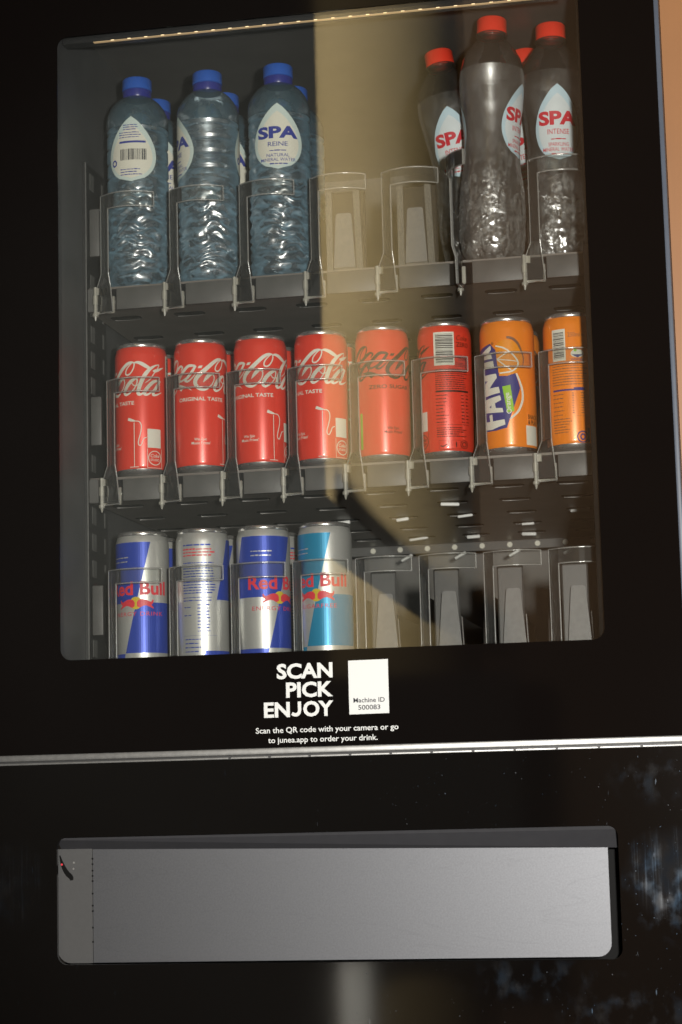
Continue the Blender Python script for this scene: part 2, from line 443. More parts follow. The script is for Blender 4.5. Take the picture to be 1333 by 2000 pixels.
M = dict(
    black=pbr("black_glass", (0.004, 0.003, 0.0027), 0.05, spec=0.20),
    lower=scuffed_black("scuffed_black_panel"),
    pane=clear("window_glass", (0.97, 0.975, 0.965), ior=1.45, base=0.085),
    steel=pbr("satin_steel", (0.36, 0.36, 0.35), 0.42, metal=0.8, noise=0.15, nscale=200),
    steel_dark=pbr("dark_groove", (0.03, 0.03, 0.03), 0.5),
    edge=pbr("door_edge_paint", (0.085, 0.10, 0.13), 0.4, noise=0.1),
    orange_wall=pbr("orange_lacquer", (0.30, 0.138, 0.054), 0.45, noise=0.08, nscale=6),
    flap=brushed("blasted_steel", (0.128, 0.131, 0.140), 0.50),
    sidepanel=pbr("grey_paint", (0.060, 0.060, 0.060), 0.55, noise=0.06, nscale=300),
    fascia=pbr("charcoal_plastic", (0.036, 0.036, 0.040), 0.5, noise=0.08, nscale=90),
    void=pbr("dark_interior", (0.004, 0.004, 0.004), 0.6, spec=0.1),
    white=pbr("white_print", (0.66, 0.67, 0.65), 0.5),
    ink=pbr("dark_ink", (0.02, 0.02, 0.03), 0.5),
    liner=pbr("cabinet_liner", (0.070, 0.071, 0.073), 0.5, noise=0.18, nscale=25),
    back=pbr("cabinet_back", (0.16, 0.15, 0.14), 0.5, noise=0.15, nscale=25),
    ceiling=pbr("cabinet_ceiling", (0.09, 0.088, 0.085), 0.4, noise=0.15, nscale=25),
    rail=pbr("black_rail", (0.022, 0.022, 0.023), 0.4),
    slotmat=pbr("rail_slot", (0.13, 0.13, 0.125), 0.45, noise=0.3, nscale=70),
    tray=pbr("tray_steel", (0.21, 0.19, 0.172), 0.40, metal=0.25, noise=0.15, nscale=40),
    lip=pbr("grey_lip", (0.092, 0.090, 0.086), 0.5, noise=0.14, nscale=60),
    divider=pbr("smoked_divider", (0.035, 0.031, 0.028), 0.3),
    tongue=pbr("pusher_grey", (0.17, 0.166, 0.16), 0.5, noise=0.12, nscale=260, bump=0.15, bscale=900),
    pusher=pbr("pusher_frame", (0.075, 0.073, 0.070), 0.42, noise=0.15, nscale=60),
    stipple=pbr("stippled_strip", (0.17, 0.16, 0.14), 0.3, noise=0.55, nscale=700, bump=0.8, bscale=500),
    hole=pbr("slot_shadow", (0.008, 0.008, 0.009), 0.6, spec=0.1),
    rim=pbr("slot_rim", (0.11, 0.105, 0.10), 0.4, metal=0.3),
    tab=pbr("white_tab", (0.85, 0.85, 0.83), 0.5),
    acrylic=clear("clear_acrylic", (0.98, 0.985, 0.975), ior=1.5, haze=0.022, rough=0.12),
    acredge=clear("acrylic_edge", (0.985, 0.985, 0.975), ior=1.3, base=0.11, haze=0.18, hazecol=(.95, .94, .90), rough=0.20),  # pale haze painted in for light caught along the cut edges
    hinge=clear("acrylic_hinge", (0.88, 0.88, 0.84), ior=2.0, haze=0.34, hazecol=(.86, .83, .72), rough=0.28),
    led=glow("warm_led", (1.0, 0.76, 0.44), 1.5),
    ledbar=glow("led_diffuser", (1.0, 0.70, 0.38), 0.12),
    alu=pbr("can_aluminium", (0.74, 0.73, 0.71), 0.24, metal=0.9),
    red=pbr("red_can", (0.80, 0.056, 0.030), 0.32, metal=0.10, coat=0.35),
    orange=pbr("orange_can", (0.90, 0.245, 0.018), 0.32, metal=0.08, coat=0.35),
    silver=pbr("silver_can", (0.62, 0.62, 0.59), 0.38, metal=0.55, noise=0.04, nscale=500),
    rblue=pbr("blue_can_print", (0.026, 0.065, 0.44), 0.34, metal=0.25),
    rteal=pbr("sky_blue_can_print", (0.016, 0.26, 0.46), 0.34, metal=0.25),
    rred=pbr("red_print", (0.72, 0.04, 0.06), 0.4),
    ryel=pbr("yellow_print", (0.62, 0.46, 0.03), 0.4),
    cream=pbr("cream_print", (0.74, 0.72, 0.62), 0.45),
    blackp=pbr("black_print", (0.035, 0.012, 0.008), 0.4),
    navy=pbr("navy_print", (0.030, 0.035, 0.20), 0.4),
    green=pbr("green_print", (0.28, 0.55, 0.02), 0.4),
    amber=pbr("amber_print", (0.80, 0.27, 0.005), 0.4),
    plum=pbr("plum_print", (0.20, 0.10, 0.06), 0.4),
    bluecap=pbr("blue_cap", (0.030, 0.12, 0.52), 0.36, noise=0.05),
    bluering=pbr("blue_cap_ring", (0.028, 0.035, 0.24), 0.30),
    redcap=pbr("red_cap", (0.85, 0.045, 0.022), 0.36),
    reine=water_mat("blue_bottle_water", (0.91, 0.97, 1.0), 0.055, (0.44, 0.77, 1.0), rough=0.29, edge=0.70, clearmix=0.55, gior=2.7, litpatch=0.30, litscale=(70, 70, 190), littop=.10),
    intense=water_mat("clear_bottle_water", (0.99, 0.99, 0.98), 0.034, (0.92, 0.92, 0.88), rough=0.25, edge=0.60, e0=0.40, clearmix=0.60, gior=2.5, litpatch=0.20, litscale=(150, 150, 70), littop=.09),
    shell_b=clear("blue_bottle_shoulder", (0.88, 0.96, 1.0), ior=2.0, base=0.03, rough=0.20, haze=0.10, hazecol=(.44, .78, 1.0), bump=1.0, bscale=130),
    shell_c=clear("clear_bottle_shoulder", (0.98, 0.985, 0.97), ior=1.9, base=0.03, rough=0.12, haze=0.025, hazecol=(.88, .88, .84), bump=0.3, bscale=70),
    label=pbr("pale_label", (0.60, 0.70, 0.66), 0.45),
    labeli=pbr("pale_blue_label", (0.52, 0.68, 0.76), 0.45),
    label_in=pbr("label_centre", (0.76, 0.74, 0.63), 0.45),
    labeli_in=pbr("label_centre_pale", (0.68, 0.74, 0.76), 0.45),
    lblue=pbr("label_blue_ink", (0.035, 0.05, 0.30), 0.45),
    lred=pbr("label_red_ink", (0.60, 0.02, 0.04), 0.45),
    pillar=pbr("beige_plaster", (0.60, 0.49, 0.295), 0.8, noise=0.08, nscale=3),
    brown=pbr("brown_cladding", (0.20, 0.125, 0.082), 0.7, noise=0.25, nscale=3),
    darkwall=pbr("dark_cladding", (0.050, 0.060, 0.075), 0.8, noise=0.3, nscale=2),
    greystone=pbr("grey_stone", (0.55, 0.52, 0.46), 0.7, noise=0.1, nscale=5),
)
COLA_STROKES={
 'C':[(0.41, 113.95, 0.7), (-2.35, 114.25, 1.7), (-6.43, 112.88, 2.75), (-11.21, 109.44, 3.2), (-15.82, 105.34, 3.4), (-20.35, 101.32, 3.6), (-25.38, 96.94, 3.7), (-28.75, 92.55, 3.6), (-29.3, 88.15, 3.3), (-26.27, 83.84, 3.1), (-21.79, 82.04, 2.4), (-18.33, 82.46, 1.5), (-15.52, 83.78, 0.6)],
 'Cloop':[(0.16, 114.06, 0.9), (0.92, 111.51, 1.1), (-0.34, 107.09, 1.1), (-3.36, 102.82, 1.2), (-6.68, 101.54, 1.3), (-8.52, 103.1, 1.2), (-7.73, 106.76, 1.1), (-4.88, 110.47, 1.0), (-1.85, 113.21, 1.0), (0.41, 114.05, 0.8)],
 'swoosh':[(0.16, 113.31, 0.7), (3.69, 113.88, 2.2), (7.81, 112.67, 3.1), (12.13, 110.27, 3.3), (16.52, 107.92, 2.5)],
 'Ccurl':[(-21.42, 89.49, 0.5), (-18.66, 93.28, 2.6), (-15.22, 96.99, 3.2), (-12.32, 98.23, 2.2), (-10.28, 96.56, 1.2), (-10.12, 92.53, 1.0), (-12.04, 88.28, 1.0), (-15.22, 84.98, 1.2), (-18.99, 82.57, 0.7)],
 'o':[(2.43, 97.67, 1.7), (-1.34, 95.65, 2.9), (-5.65, 91.78, 3.3), (-8.78, 87.12, 3.1), (-9.85, 83.49, 2.7), (-7.99, 81.52, 2.1), (-4.12, 82.87, 1.4), (0.16, 86.54, 1.0), (3.18, 91.88, 1.1), (3.69, 96.36, 1.3), (2.43, 97.67, 1.5)],
 'otail':[(-1.85, 92.94, 0.7), (0.67, 90.41, 0.9), (3.94, 90.74, 0.9), (7.28, 92.5, 0.6)],
 'l':[(27.36, 112.42, 0.7), (23.04, 111.28, 1.3), (17.46, 107.72, 2.6), (12.69, 102.78, 3.4), (9.29, 96.99, 3.5), (6.76, 91.26, 3.5), (4.96, 85.55, 3.3), (4.96, 81.55, 2.7), (8.33, 81.73, 1.7), (13.84, 86.79, 0.7)],
 'lflip':[(19.77, 105.36, 1.0), (22.65, 105.74, 2.6), (26.88, 107.26, 2.2), (33.5, 110.38, 0.4)],
 'lthin':[(27.36, 112.32, 0.7), (25.08, 108.07, 0.8), (20.11, 101.63, 0.9), (16.84, 96.92, 0.8), (11.85, 93.0, 0.6)],
 'a':[(26.41, 96.2, 1.5), (20.46, 94.4, 2.8), (15.01, 89.34, 3.1), (11.3, 83.99, 3.0), (11.3, 81.23, 2.4), (15.01, 81.58, 1.6), (20.81, 86.67, 0.9), (26.88, 95.0, 0.8)],
 'astem':[(28.38, 96.18, 2.2), (24.24, 89.97, 2.6), (20.46, 83.89, 2.6), (20.11, 81.01, 2.2), (24.24, 81.56, 1.4), (30.04, 84.38, 0.5)],
 'c':[(-45.71, 102.47, 0.92), (-43.56, 105.57, 1.66), (-45.71, 107.32, 1.85), (-49.41, 105.66, 2.68), (-54.61, 102.0, 2.77), (-61.08, 98.15, 2.59), (-61.08, 94.06, 2.12), (-56.48, 93.35, 1.29), (-49.41, 95.27, 0.55)],
 'a1':[(-29.2, 106.18, 1.85), (-36.11, 106.52, 2.59), (-41.91, 102.07, 2.86), (-47.12, 96.48, 2.86), (-48.61, 93.05, 2.4), (-44.07, 92.27, 1.66), (-37.69, 95.89, 0.92), (-33.07, 100.59, 0.65)],
 'a1stem':[(-28.73, 106.36, 2.03), (-32.09, 101.17, 2.49), (-36.63, 95.74, 2.49), (-40.16, 92.33, 2.31), (-36.63, 91.13, 1.57), (-31.36, 95.32, 0.83), (-28.73, 98.74, 0.37)],
}
COLA_FILLS={
 'hyphen':[(-26.85, 103.65), (-25.35, 106.17), (-21.62, 106.4), (-23.02, 103.84)],
 'swash':[(-57.19, 87.94), (-51.1, 88.66), (-46.41, 88.6), (-42.21, 87.11), (-38.77, 85.66), (-36.11, 84.59), (-34.07, 82.94), (-32.58, 81.0), (-35.08, 82.7), (-38.77, 84.14), (-42.81, 83.98), (-45.71, 81.83), (-48.61, 84.51), (-52.5, 86.6)],
}
FANTA_FILLS={
 'navy':[(-37.03, 104.59), (-33.49, 105.48), (-17.52, 108.88), (-11.45, 101.81), (-10.55, 91.35), (-8.51, 76.0), (-0.74, 75.56), (7.25, 78.05), (9.55, 71.07), (11.62, 63.28), (5.29, 46.51), (-2.65, 25.12), (-13.9, 23.08), (-29.17, 23.3), (-37.03, 24.67)],
 'letter_f':[(-37.03, 26.32), (-18.57, 24.39), (-4.02, 28.31), (-4.85, 33.42), (-16.83, 32.48), (-17.52, 39.3), (-21.18, 38.82), (-20.41, 32.53), (-25.46, 32.8), (-26.44, 37.57), (-37.03, 38.62)],
 'letter_a':[(-37.03, 43.05), (-16.5, 40.81), (-5.69, 40.37), (-6.25, 44.46), (-13.28, 45.23), (-13.9, 49.79), (-7.37, 52.4), (-8.23, 57.08), (-37.03, 52.83)],
 'letter_n':[(-34.45, 56.49), (-8.23, 59.65), (-9.38, 65.49), (-19.66, 65.09), (-10.85, 74.62), (-11.75, 78.66), (-37.03, 78.54), (-37.03, 74.07), (-21.97, 72.77), (-34.45, 63.76)],
 'letter_t':[(-37.03, 91.44), (-14.54, 91.47), (-13.4, 84.93), (-25.94, 85.42), (-37.03, 80.55)],
 'letter_a2':[(-37.03, 98.69), (-28.58, 101.7), (-16.83, 106.81), (-16.36, 102.82), (-19.29, 99.96), (-18.71, 98.46), (-16.5, 98.48), (-15.37, 93.83), (-37.03, 94.61)],
 'hole_a':[(-20.64, 46.82), (-18.15, 48.46), (-18.15, 45.44)],
 'hole_a2':[(-27.47, 100.25), (-23.04, 100.07), (-23.04, 97.84), (-26.95, 97.35)],
 'green':[(-5.97, 65.38), (1.99, 66.74), (5.01, 40.92), (-1.83, 39.87)],
 'slice':[(-11.15, 101.49), (-10.55, 91.35), (-8.51, 76.28), (-0.2, 75.8), (7.53, 78.05), (12.83, 84.0), (15.04, 91.36), (14.08, 99.69), (10.43, 106.29), (4.73, 110.23), (-1.29, 111.64), (-7.37, 109.96), (-11.45, 105.72)],
}
FANTA_STROKES={
 'leaf':[(-0.2, 113.52, 2.24), (5.29, 112.17, 2.57), (10.13, 107.96, 2.57), (13.45, 101.9, 1.9), (15.69, 95.86, 1.34), (16.15, 90.3, 1.01), (14.85, 84.92, 0.45)],
 'rind':[(-11.15, 105.68, 1.34), (-3.47, 103.15, 1.45), (3.08, 98.55, 1.45), (8.1, 92.86, 1.45), (10.31, 88.12, 1.56), (7.82, 82.8, 1.45), (1.99, 79.48, 1.45), (-7.94, 78.62, 1.34)],
 'seg1':[(-10.26, 92.43, 1.01), (0.35, 98.68, 1.01)],
 'seg2':[(-9.96, 92.28, 1.01), (9.84, 89.63, 0.78)],
 'seg3':[(-9.67, 91.79, 0.89), (-1.29, 84.82, 1.12), (3.19, 81.22, 1.01)],
 'white_arc':[(8.1, 77.88, 1.68), (11.62, 68.87, 2.01), (13.77, 60.56, 2.24), (13.33, 51.04, 2.24), (8.68, 40.89, 2.24), (0.62, 33.28, 1.68)],
}
BULL={
 'bull':[(-24.53, 58.86), (-22.19, 61.05), (-24.06, 62.76), (-24.9, 65.81), (-23.59, 66.66), (-22.89, 64.78), (-21.25, 64.25), (-16.99, 66.21), (-13.56, 66.9), (-9.96, 66.28), (-8.06, 63.81), (-8.34, 59.64), (-11.01, 58.4), (-14.06, 59.97), (-16.99, 60.67), (-19.84, 59.58), (-22.66, 58.3), (-24.53, 57.25)],
 'sun':[(-12.05, 67.38), (-8.88, 69.32), (-6.07, 69.54), (-3.33, 68.23), (-2.35, 65.99), (-5.48, 63.01), (-5.48, 59.32), (-2.35, 58.83), (-4.88, 57.27), (-7.78, 56.2), (-10.23, 57.27), (-11.53, 58.39), (-9.16, 59.61), (-8.61, 63.32), (-9.96, 66.05)],
}

# ------------------------------------------------------------------ flat artwork (lettering, marks) as thin geometry
def catmull(pts, n=6):
    out = []
    P = [pts[0]] + list(pts) + [pts[-1]]
    for i in range(1, len(P) - 2):
        p0, p1, p2, p3 = P[i - 1], P[i], P[i + 1], P[i + 2]
        for k in range(n):
            t = k / n
            out.append(tuple(0.5 * (2 * b + (c - a) * t + (2 * a - 5 * b + 4 * c - d) * t * t + (3 * b - a - 3 * c + d) * t ** 3)
                             for a, b, c, d in zip(p0, p1, p2, p3)))
    out.append(tuple(pts[-1]))
    return out

class Art:
    """collects flat shapes (u to the right, v up, metres) and bends them onto a surface"""
    def __init__(self):
        self.tris = []          # (list of (u,v), list of index tuples)
    def poly(self, pts):
        tr = tessellate_polygon([[Vector((p[0], p[1], 0)) for p in pts]])
        self.tris.append(([(p[0], p[1]) for p in pts], [tuple(t) for t in tr]))
        return self
    def rect(self, u0, u1, v0, v1):
        return self.poly([(u0, v0), (u1, v0), (u1, v1), (u0, v1)])
    def ring(self, cu, cv, r0, r1, n=28, sx=1.0):
        a = [(cu + sx * r0 * math.cos(2 * math.pi * i / n), cv + r0 * math.sin(2 * math.pi * i / n)) for i in range(n)]
        b = [(cu + sx * r1 * math.cos(2 * math.pi * i / n), cv + r1 * math.sin(2 * math.pi * i / n)) for i in range(n)]
        self.tris.append((a + b, [(i, (i + 1) % n, n + (i + 1) % n, n + i) for i in range(n)]))
        return self
    def disc(self, cu, cv, r, n=24, sx=1.0):
        return self.poly([(cu + sx * r * math.cos(2 * math.pi * i / n), cv + r * math.sin(2 * math.pi * i / n)) for i in range(n)])
    def stroke(self, pts, n=6, k=1.0):
        """pts = (u, v, width)"""
        c = catmull(pts, n) if len(pts) > 2 else list(pts)
        L, Rr = [], []
        for i, p in enumerate(c):
            a = c[max(i - 1, 0)]; b = c[min(i + 1, len(c) - 1)]
            dx, dy = b[0] - a[0], b[1] - a[1]
            ln = math.hypot(dx, dy) or 1e-9
            w = max(p[2], 1e-5) * k / 2
            L.append((p[0] - dy / ln * w, p[1] + dx / ln * w)); Rr.append((p[0] + dy / ln * w, p[1] - dx / ln * w))
        m = len(c)
        self.tris.append((L + Rr, [(i, i + 1, m + i + 1, m + i) for i in range(m - 1)]))
        return self
    def text(self, s, u, v, w=None, h=None, bold=0.0, align='C', rot=0.0, shear=0.0, space=1.0, arch=0.0):
        """h = height of a capital; w = full width; (u, v) = middle / left / right end of the base line"""
        cu = bpy.data.curves.new("t", 'FONT')
        cu.body = s; cu.size = 1.0; cu.resolution_u = 3; cu.fill_mode = 'FRONT'; cu.offset = bold; cu.shear = shear
        cu.space_character = space
        ob = bpy.data.objects.new("t", cu)
        me = ob.to_mesh()
        V = [(q.co.x, q.co.y) for q in me.vertices]
        F = [tuple(p.vertices) for p in me.polygons]
        ob.to_mesh_clear()
        bpy.data.objects.remove(ob); bpy.data.curves.remove(cu)
        if not V: return self
        x0, x1 = min(p[0] for p in V), max(p[0] for p in V)
        sy = h / 0.70
        sx = sy if w is None else w / (x1 - x0)
        W = (x1 - x0) * sx
        du = {'C': -W / 2, 'L': 0, 'R': -W}[align]
        ca, sa = math.cos(rot), math.sin(rot)
        out = []
        for x, y in V:
            px, py = (x - x0) * sx + du, y * sy
            if arch: py += arch * (1 - ((px) / (W / 2)) ** 2)
            out.append((u + px * ca - py * sa, v + px * sa + py * ca))
        self.tris.append((out, F))
        return self
    def lines(self, u0, u1, v0, dv, n, h, seed=1, ragged=0.4):
        """rows of illegible small print: broken dashes"""
        rnd = random.Random(seed)
        for i in range(n):
            v = v0 - i * dv
            u = u0
            end = u1 - rnd.random() * ragged * (u1 - u0)
            while u < end:
                w = (0.8 + rnd.random() * 2.6) * h * 1.4
                self.rect(u, min(u + w, end), v, v + h * (0.7 + .3 * rnd.random()))
                u += w + h * 0.55
        return self
    def bars(self, u0, u1, v0, v1, seed=3, across=True):
        rnd = random.Random(seed)
        p = 0.0
        full = (u1 - u0) if across else (v1 - v0)
        while p < full:
            w = rnd.choice((1, 1, 2, 3)) * full / 75
            e = min(p + w, full)
            if across: self.rect(u0 + p, u0 + e, v0, v1)
            else: self.rect(u0, u1, v0 + p, v0 + e)
            p += w + rnd.choice((1, 1, 2, 2)) * full / 75
        return self
    def move(self, du=0, dv=0):
        self.tris = [([(a + du, b + dv) for a, b in V], F) for V, F in self.tris]
        return self
    def mesh(self, name, fn, step=None, vstep=None):
        """fn(u, v, i) -> xyz ; step = how finely to cut along u before bending"""
        bm = bmesh.new()
        for i, (V, F) in enumerate(self.tris):
            b2 = bmesh.new()
            vv = [b2.verts.new((p[0], p[1], 0)) for p in V]
            for f in F:
                if len(set(f)) < 3: continue
                try: b2.faces.new([vv[k] for k in f])
                except ValueError: pass
            for ax, st in ((0, step), (1, vstep)):
                if not st or not b2.verts: continue
                lo = min(v.co[ax] for v in b2.verts); hi = max(v.co[ax] for v in b2.verts)
                k = math.floor(lo / st) + 1
                while k * st < hi:
                    co = [0, 0, 0]; no = [0, 0, 0]; co[ax] = k * st; no[ax] = 1
                    bmesh.ops.bisect_plane(b2, geom=b2.verts[:] + b2.edges[:] + b2.faces[:], dist=1e-7, plane_co=co, plane_no=no)
                    k += 1
            b2.verts.index_update()
            mp = [bm.verts.new(fn(v.co.x, v.co.y, i)) for v in b2.verts]
            for f in b2.faces:
                try: bm.faces.new([mp[v.index] for v in f.verts])
                except ValueError: pass
            b2.free()
        me = bpy.data.meshes.new(name)
        bm.normal_update()
        bm.to_mesh(me); bm.free()
        return me

def flat(y):
    return lambda u, v, i: (u, y - i * 4e-6, v)

# ------------------------------------------------------------------ what stands opposite and is mirrored in the window
def struct(name, me, mat, loc=(0, 0, 0)):
    o = put(name, me, mat, None, loc)
    o["kind"] = "structure"
    return o
bm = bmesh.new(); cyl_bm(bm, (-0.765, -4.5, -1.6), (-0.765, -4.5, 3.6), 0.30, n=64)
struct("column", finish(bm, "column", True), M["pillar"])
bm = bmesh.new(); box_bm(bm, -0.55, 1.6, -4.40, -4.26, -1.6, 3.6)
struct("brown_wall", finish(bm, "brown_wall"), M["brown"])
bm = bmesh.new(); box_bm(bm, -6, -0.62, -5.5, -5.4, -1.6, 3.6)
struct("dark_wall", finish(bm, "dark_wall"), M["darkwall"])
struct("dark_diagonal_slab", plate_me("dark_diagonal_slab", [[(-1.20, 0.782), (-0.70, 0.330), (-0.70, 0.203), (-1.20, 0.560)]], -4.18, -4.12), M["darkwall"])  # unseen dark slab, shaped for the dark diagonal in the mirror image
bm = bmesh.new(); box_bm(bm, -.815, -.737, -3.38, -3.30, -1.6, -.70, .004, 2)
struct("post", finish(bm, "post", True), M["white"])
struct("column_plinth", plate_me("column_plinth", [[(-1.10, 0.06), (-0.45, 0.06), (-0.45, -0.80), (-1.10, -0.80)]], -4.22, -4.19), M["darkwall"])
bm = bmesh.new(); box_bm(bm, -1.3, 0.6, -5.6, -4.1, -1.75, -1.6)
struct("step", finish(bm, "step"), M["greystone"])

# the orange wall beside the machine
o = put("orange_wall", plate_me("orange_wall", [[(0.1836, -0.9), (0.90, -0.9), (0.90, 0.9), (0.1836, 0.9)]], 0.030, 0.12), M["orange_wall"])
o["kind"] = "structure"

# ------------------------------------------------------------------ the vending machine
VM = empty("vending_machine", (-0.22, 0.3, -0.9))
tag(VM, "black vending machine with a drinks window and steel delivery flap", "vending machine")
VMo = Vector(VM.location)
def part(name, me, mat, parent=VM):
    return put(name, me, mat, parent, (-VMo if parent is VM else (0, 0, 0)))
def pbox(name, *a, mat=None, bevel=0.0, parent=VM):
    bm = bmesh.new(); box_bm(bm, *a, bevel)
    return part(name, finish(bm, name, bevel > 0), mat, parent)

WX0, WX1, WZ0, WZ1 = -0.4005, 0.1095, -0.1773, 0.4343
LX, RX = -0.66, 0.1787
win = rrect(WX0, WX1, WZ0, WZ1, 0.0105)
door = part("door_panel", plate_me("door_panel", [[(LX, -0.2645), (RX, -0.2645), (RX, 0.72), (LX, 0.72)], win[::-1]], 0.0, 0.0009), M["black"])
pane = part("window_pane", plate_me("window_pane", [rrect(WX0 - .006, WX1 + .006, WZ0 - .006, WZ1 + .006, 0.016)], 0.0011, 0.0050), M["pane"])
pbox("door_edge", RX + .0002, 0.1832, 0.0012, 0.06, -0.9, 0.72, mat=M["edge"], bevel=0.0008)
# steel strip under the door
st = pbox("trim_strip", LX, 0.1834, -0.0042, 0.004, -0.2708, -0.2648, mat=M["steel"], bevel=0.0012)
pbox("trim_ridge", LX, 0.1834, -0.0030, 0.004, -0.2742, -0.2722, mat=M["steel"], bevel=0.0006)
pbox("trim_groove", LX, 0.1834, 0.0005, 0.004, -0.2722, -0.2708, mat=M["steel_dark"])
bm = bmesh.new(); box_bm(bm, -0.0012, 0.0012, -0.0036, 0.0, -0.2738, -0.2718)
clipme = finish(bm, "trim_clip")
for i in range(11):
    o = put("trim_clip", clipme, M["steel_dark"], VM); o.location = Vector((-0.237 + i * 0.0375, 0, 0)) - VMo
# lower panel with the delivery opening
OX0, OX1, OZ0, OZ1 = -0.405, 0.1135, -0.4578, -0.3420
opening = rrect(OX0, OX1, OZ0, OZ1, 0.0095)
part("lower_panel", plate_me("lower_panel", [[(LX, -0.75), (RX, -0.75), (RX, -0.2744), (LX, -0.2744)], opening[::-1]], 0.0, 0.004), M["lower"])
pbox("delivery_chute", OX0 - .01, OX1 + .01, 0.05, 0.06, OZ0 - .02, OZ1 + .02, mat=M["void"])
# inclined fascia above the flap
bm = bmesh.new()
prof_l = [(0.0008, -0.3424), (0.0014, -0.3442), (0.0125, -0.3528)]
prof_r = [(0.0006, -0.3422), (0.0018, -0.3452), (0.0125, -0.3614)]
A = [bm.verts.new((OX0, y, z)) for y, z in prof_l]; B = [bm.verts.new((OX1 - .0022, y, z)) for y, z in prof_r]
A2 = [bm.verts.new((OX0, .03, -.3424)), bm.verts.new((OX0, .03, -.3528))]; B2 = [bm.verts.new((OX1 - .0022, .03, -.3422)), bm.verts.new((OX1 - .0022, .03, -.3614))]
ra = [A2[0]] + A + [A2[1]]; rb = [B2[0]] + B + [B2[1]]
for i in range(4): bm.faces.new((ra[i], ra[i + 1], rb[i + 1], rb[i]))
bm.faces.new(ra); bm.faces.new(rb)
part("flap_fascia", finish(bm, "flap_fascia"), M["fascia"])
fl = part("delivery_flap", plate_me("delivery_flap", [[(-0.3742, -0.3530), (-0.3742, -0.4570)] + rrect(-0.2, 0.1032, -0.4562, -0.362, 0.012, rs=(0, 0.012, 0, 0))[1:-2] + [(0.1032, -0.3612)]], 0.0125, 0.016), M["flap"])
side = part("flap_side_panel", plate_me("flap_side_panel", [rrect(OX0 - .004, -0.3746, OZ0 + .0005, -0.3527, 0, rs=(.0135, 0, 0, 0))], 0.0120, 0.018), M["sidepanel"])
bm = bmesh.new(); cyl_bm(bm, (0, 0, 0), (0, -0.0006, 0), 0.0009, n=10)
dot = finish(bm, "hinge_dot")
for z in (-.362, -.367, -.373, -.3778, -.3825, -.394, -.405, -.410, -.425, -.438):
    o = put("hinge_dot", dot, M["void"], VM); o.location = Vector((-0.3744, 0.0121, z)) - VMo
# the black lock slot and two little screws in the side panel
a = Art(); a.stroke([(-.4062, -.3585, .0012), (-.4035, -.3672, .0034), (-.3995, -.3745, .0046), (-.3955, -.3785, .0044), (-.3948, -.3815, .0030)])
part("lock_slot", a.mesh("lock_slot", lambda u, v, i: (u, 0.0117, v)), M["void"])
a = Art(); a.disc(-.4042, -.3668, .0010)
part("lock_light", a.mesh("lock_light", lambda u, v, i: (u, 0.0114, v)), M["rred"])
for x, z in ((-.3923, -.3653), (-.3928, -.3709)):
    bm = bmesh.new(); cyl_bm(bm, (x, .012, z), (x, .0112, z), .0009, n=10)
    part("screw", finish(bm, "screw"), M["steel"])

# lettering on the door
for s, v, w in (("SCAN", -.2018, .0525), ("PICK", -.2190, .0440), ("ENJOY", -.2367, .0652)):
    if s == "ENJOY":
        a = Art().text("EN", -.2046, v, w=.0244, h=.0130, bold=.035, align='L').text("OY", -.1394, v, w=.0283, h=.0130, bold=.035, align='R')
        a.stroke([(-.1711, v + .0133, .0031), (-.1711, v + .0090, .0031), (-.1711, v + .0048, .0031), (-.1726, v + .0020, .0031), (-.1755, v + .0013, .0031), (-.1783, v + .0026, .0029)])
    else:
        a = Art().text(s, -.1394, v, w=w, h=.0130, bold=.035, align='R')
    part("lettering", a.mesh("lettering", flat(-.0003)), M["white"])
for s, v, w, u in (("Scan the QR code with your camera or go", -.2514, .1330, -.1462), ("to junea.app to order your drink.", -.2604, .1020, -.1502)):
    a = Art().text(s, u, v, w=w, h=.0050, bold=.012)
    part("lettering", a.mesh("lettering", flat(-.0003)), M["white"])
card = part("machine_card", plate_me("machine_card", [[(-.1246, -.2368), (-.0877, -.2366), (-.0877, -.1876), (-.1246, -.1878)]], -.0008, -.0002), M["white"])
for s, v, w in (("Machine ID", -.2262, .0290), ("500083", -.2328, .0205)):
    a = Art().text(s, -.1060, v, w=w, h=.0042, bold=.015)
    put("lettering", a.mesh("lettering", flat(-.0010)), M["ink"], card)

# cabinet inside
pbox("liner_wall", -0.42, -0.405, 0.0065, 0.66, -0.30, 0.4720, mat=M["liner"])
pbox("liner_wall", 0.1235, 0.135, 0.0065, 0.66, -0.30, 0.4720, mat=M["liner"])
pbox("liner_ceiling", -0.42, 0.135, 0.0065, 0.66, 0.4721, 0.485, mat=M["ceiling"])
pbox("liner_back", -0.42, 0.135, 0.66, 0.67, -0.30, 0.485, mat=M["back"])
pbox("liner_floor", -0.42, 0.135, 0.0065, 0.66, -0.31, -0.30, mat=M["liner"])
pbox("inner_frame", 0.1035, 0.1225, 0.014, 0.046, -0.30, 0.1900, mat=M["void"], bevel=0.001)
pbox("inner_frame", 0.1060, 0.1225, 0.014, 0.046, 0.1904, 0.4710, mat=M["void"], bevel=0.001)
lb = pbox("light_strip", -0.372, 0.080, 0.0270, 0.0310, 0.4370, 0.4374, mat=M["ledbar"])
pbox("light_channel", -0.404, 0.0950, 0.0272, 0.040, 0.4376, 0.4500, mat=M["rail"])
bm = bmesh.new(); box_bm(bm, -.0016, .0016, .0262, .0269, -.0003, .0003)
ledme = finish(bm, "led")
for i in range(26):
    put("led", ledme, M["led"], lb, (-0.352 + i * 0.01715, 0, 0.4372))
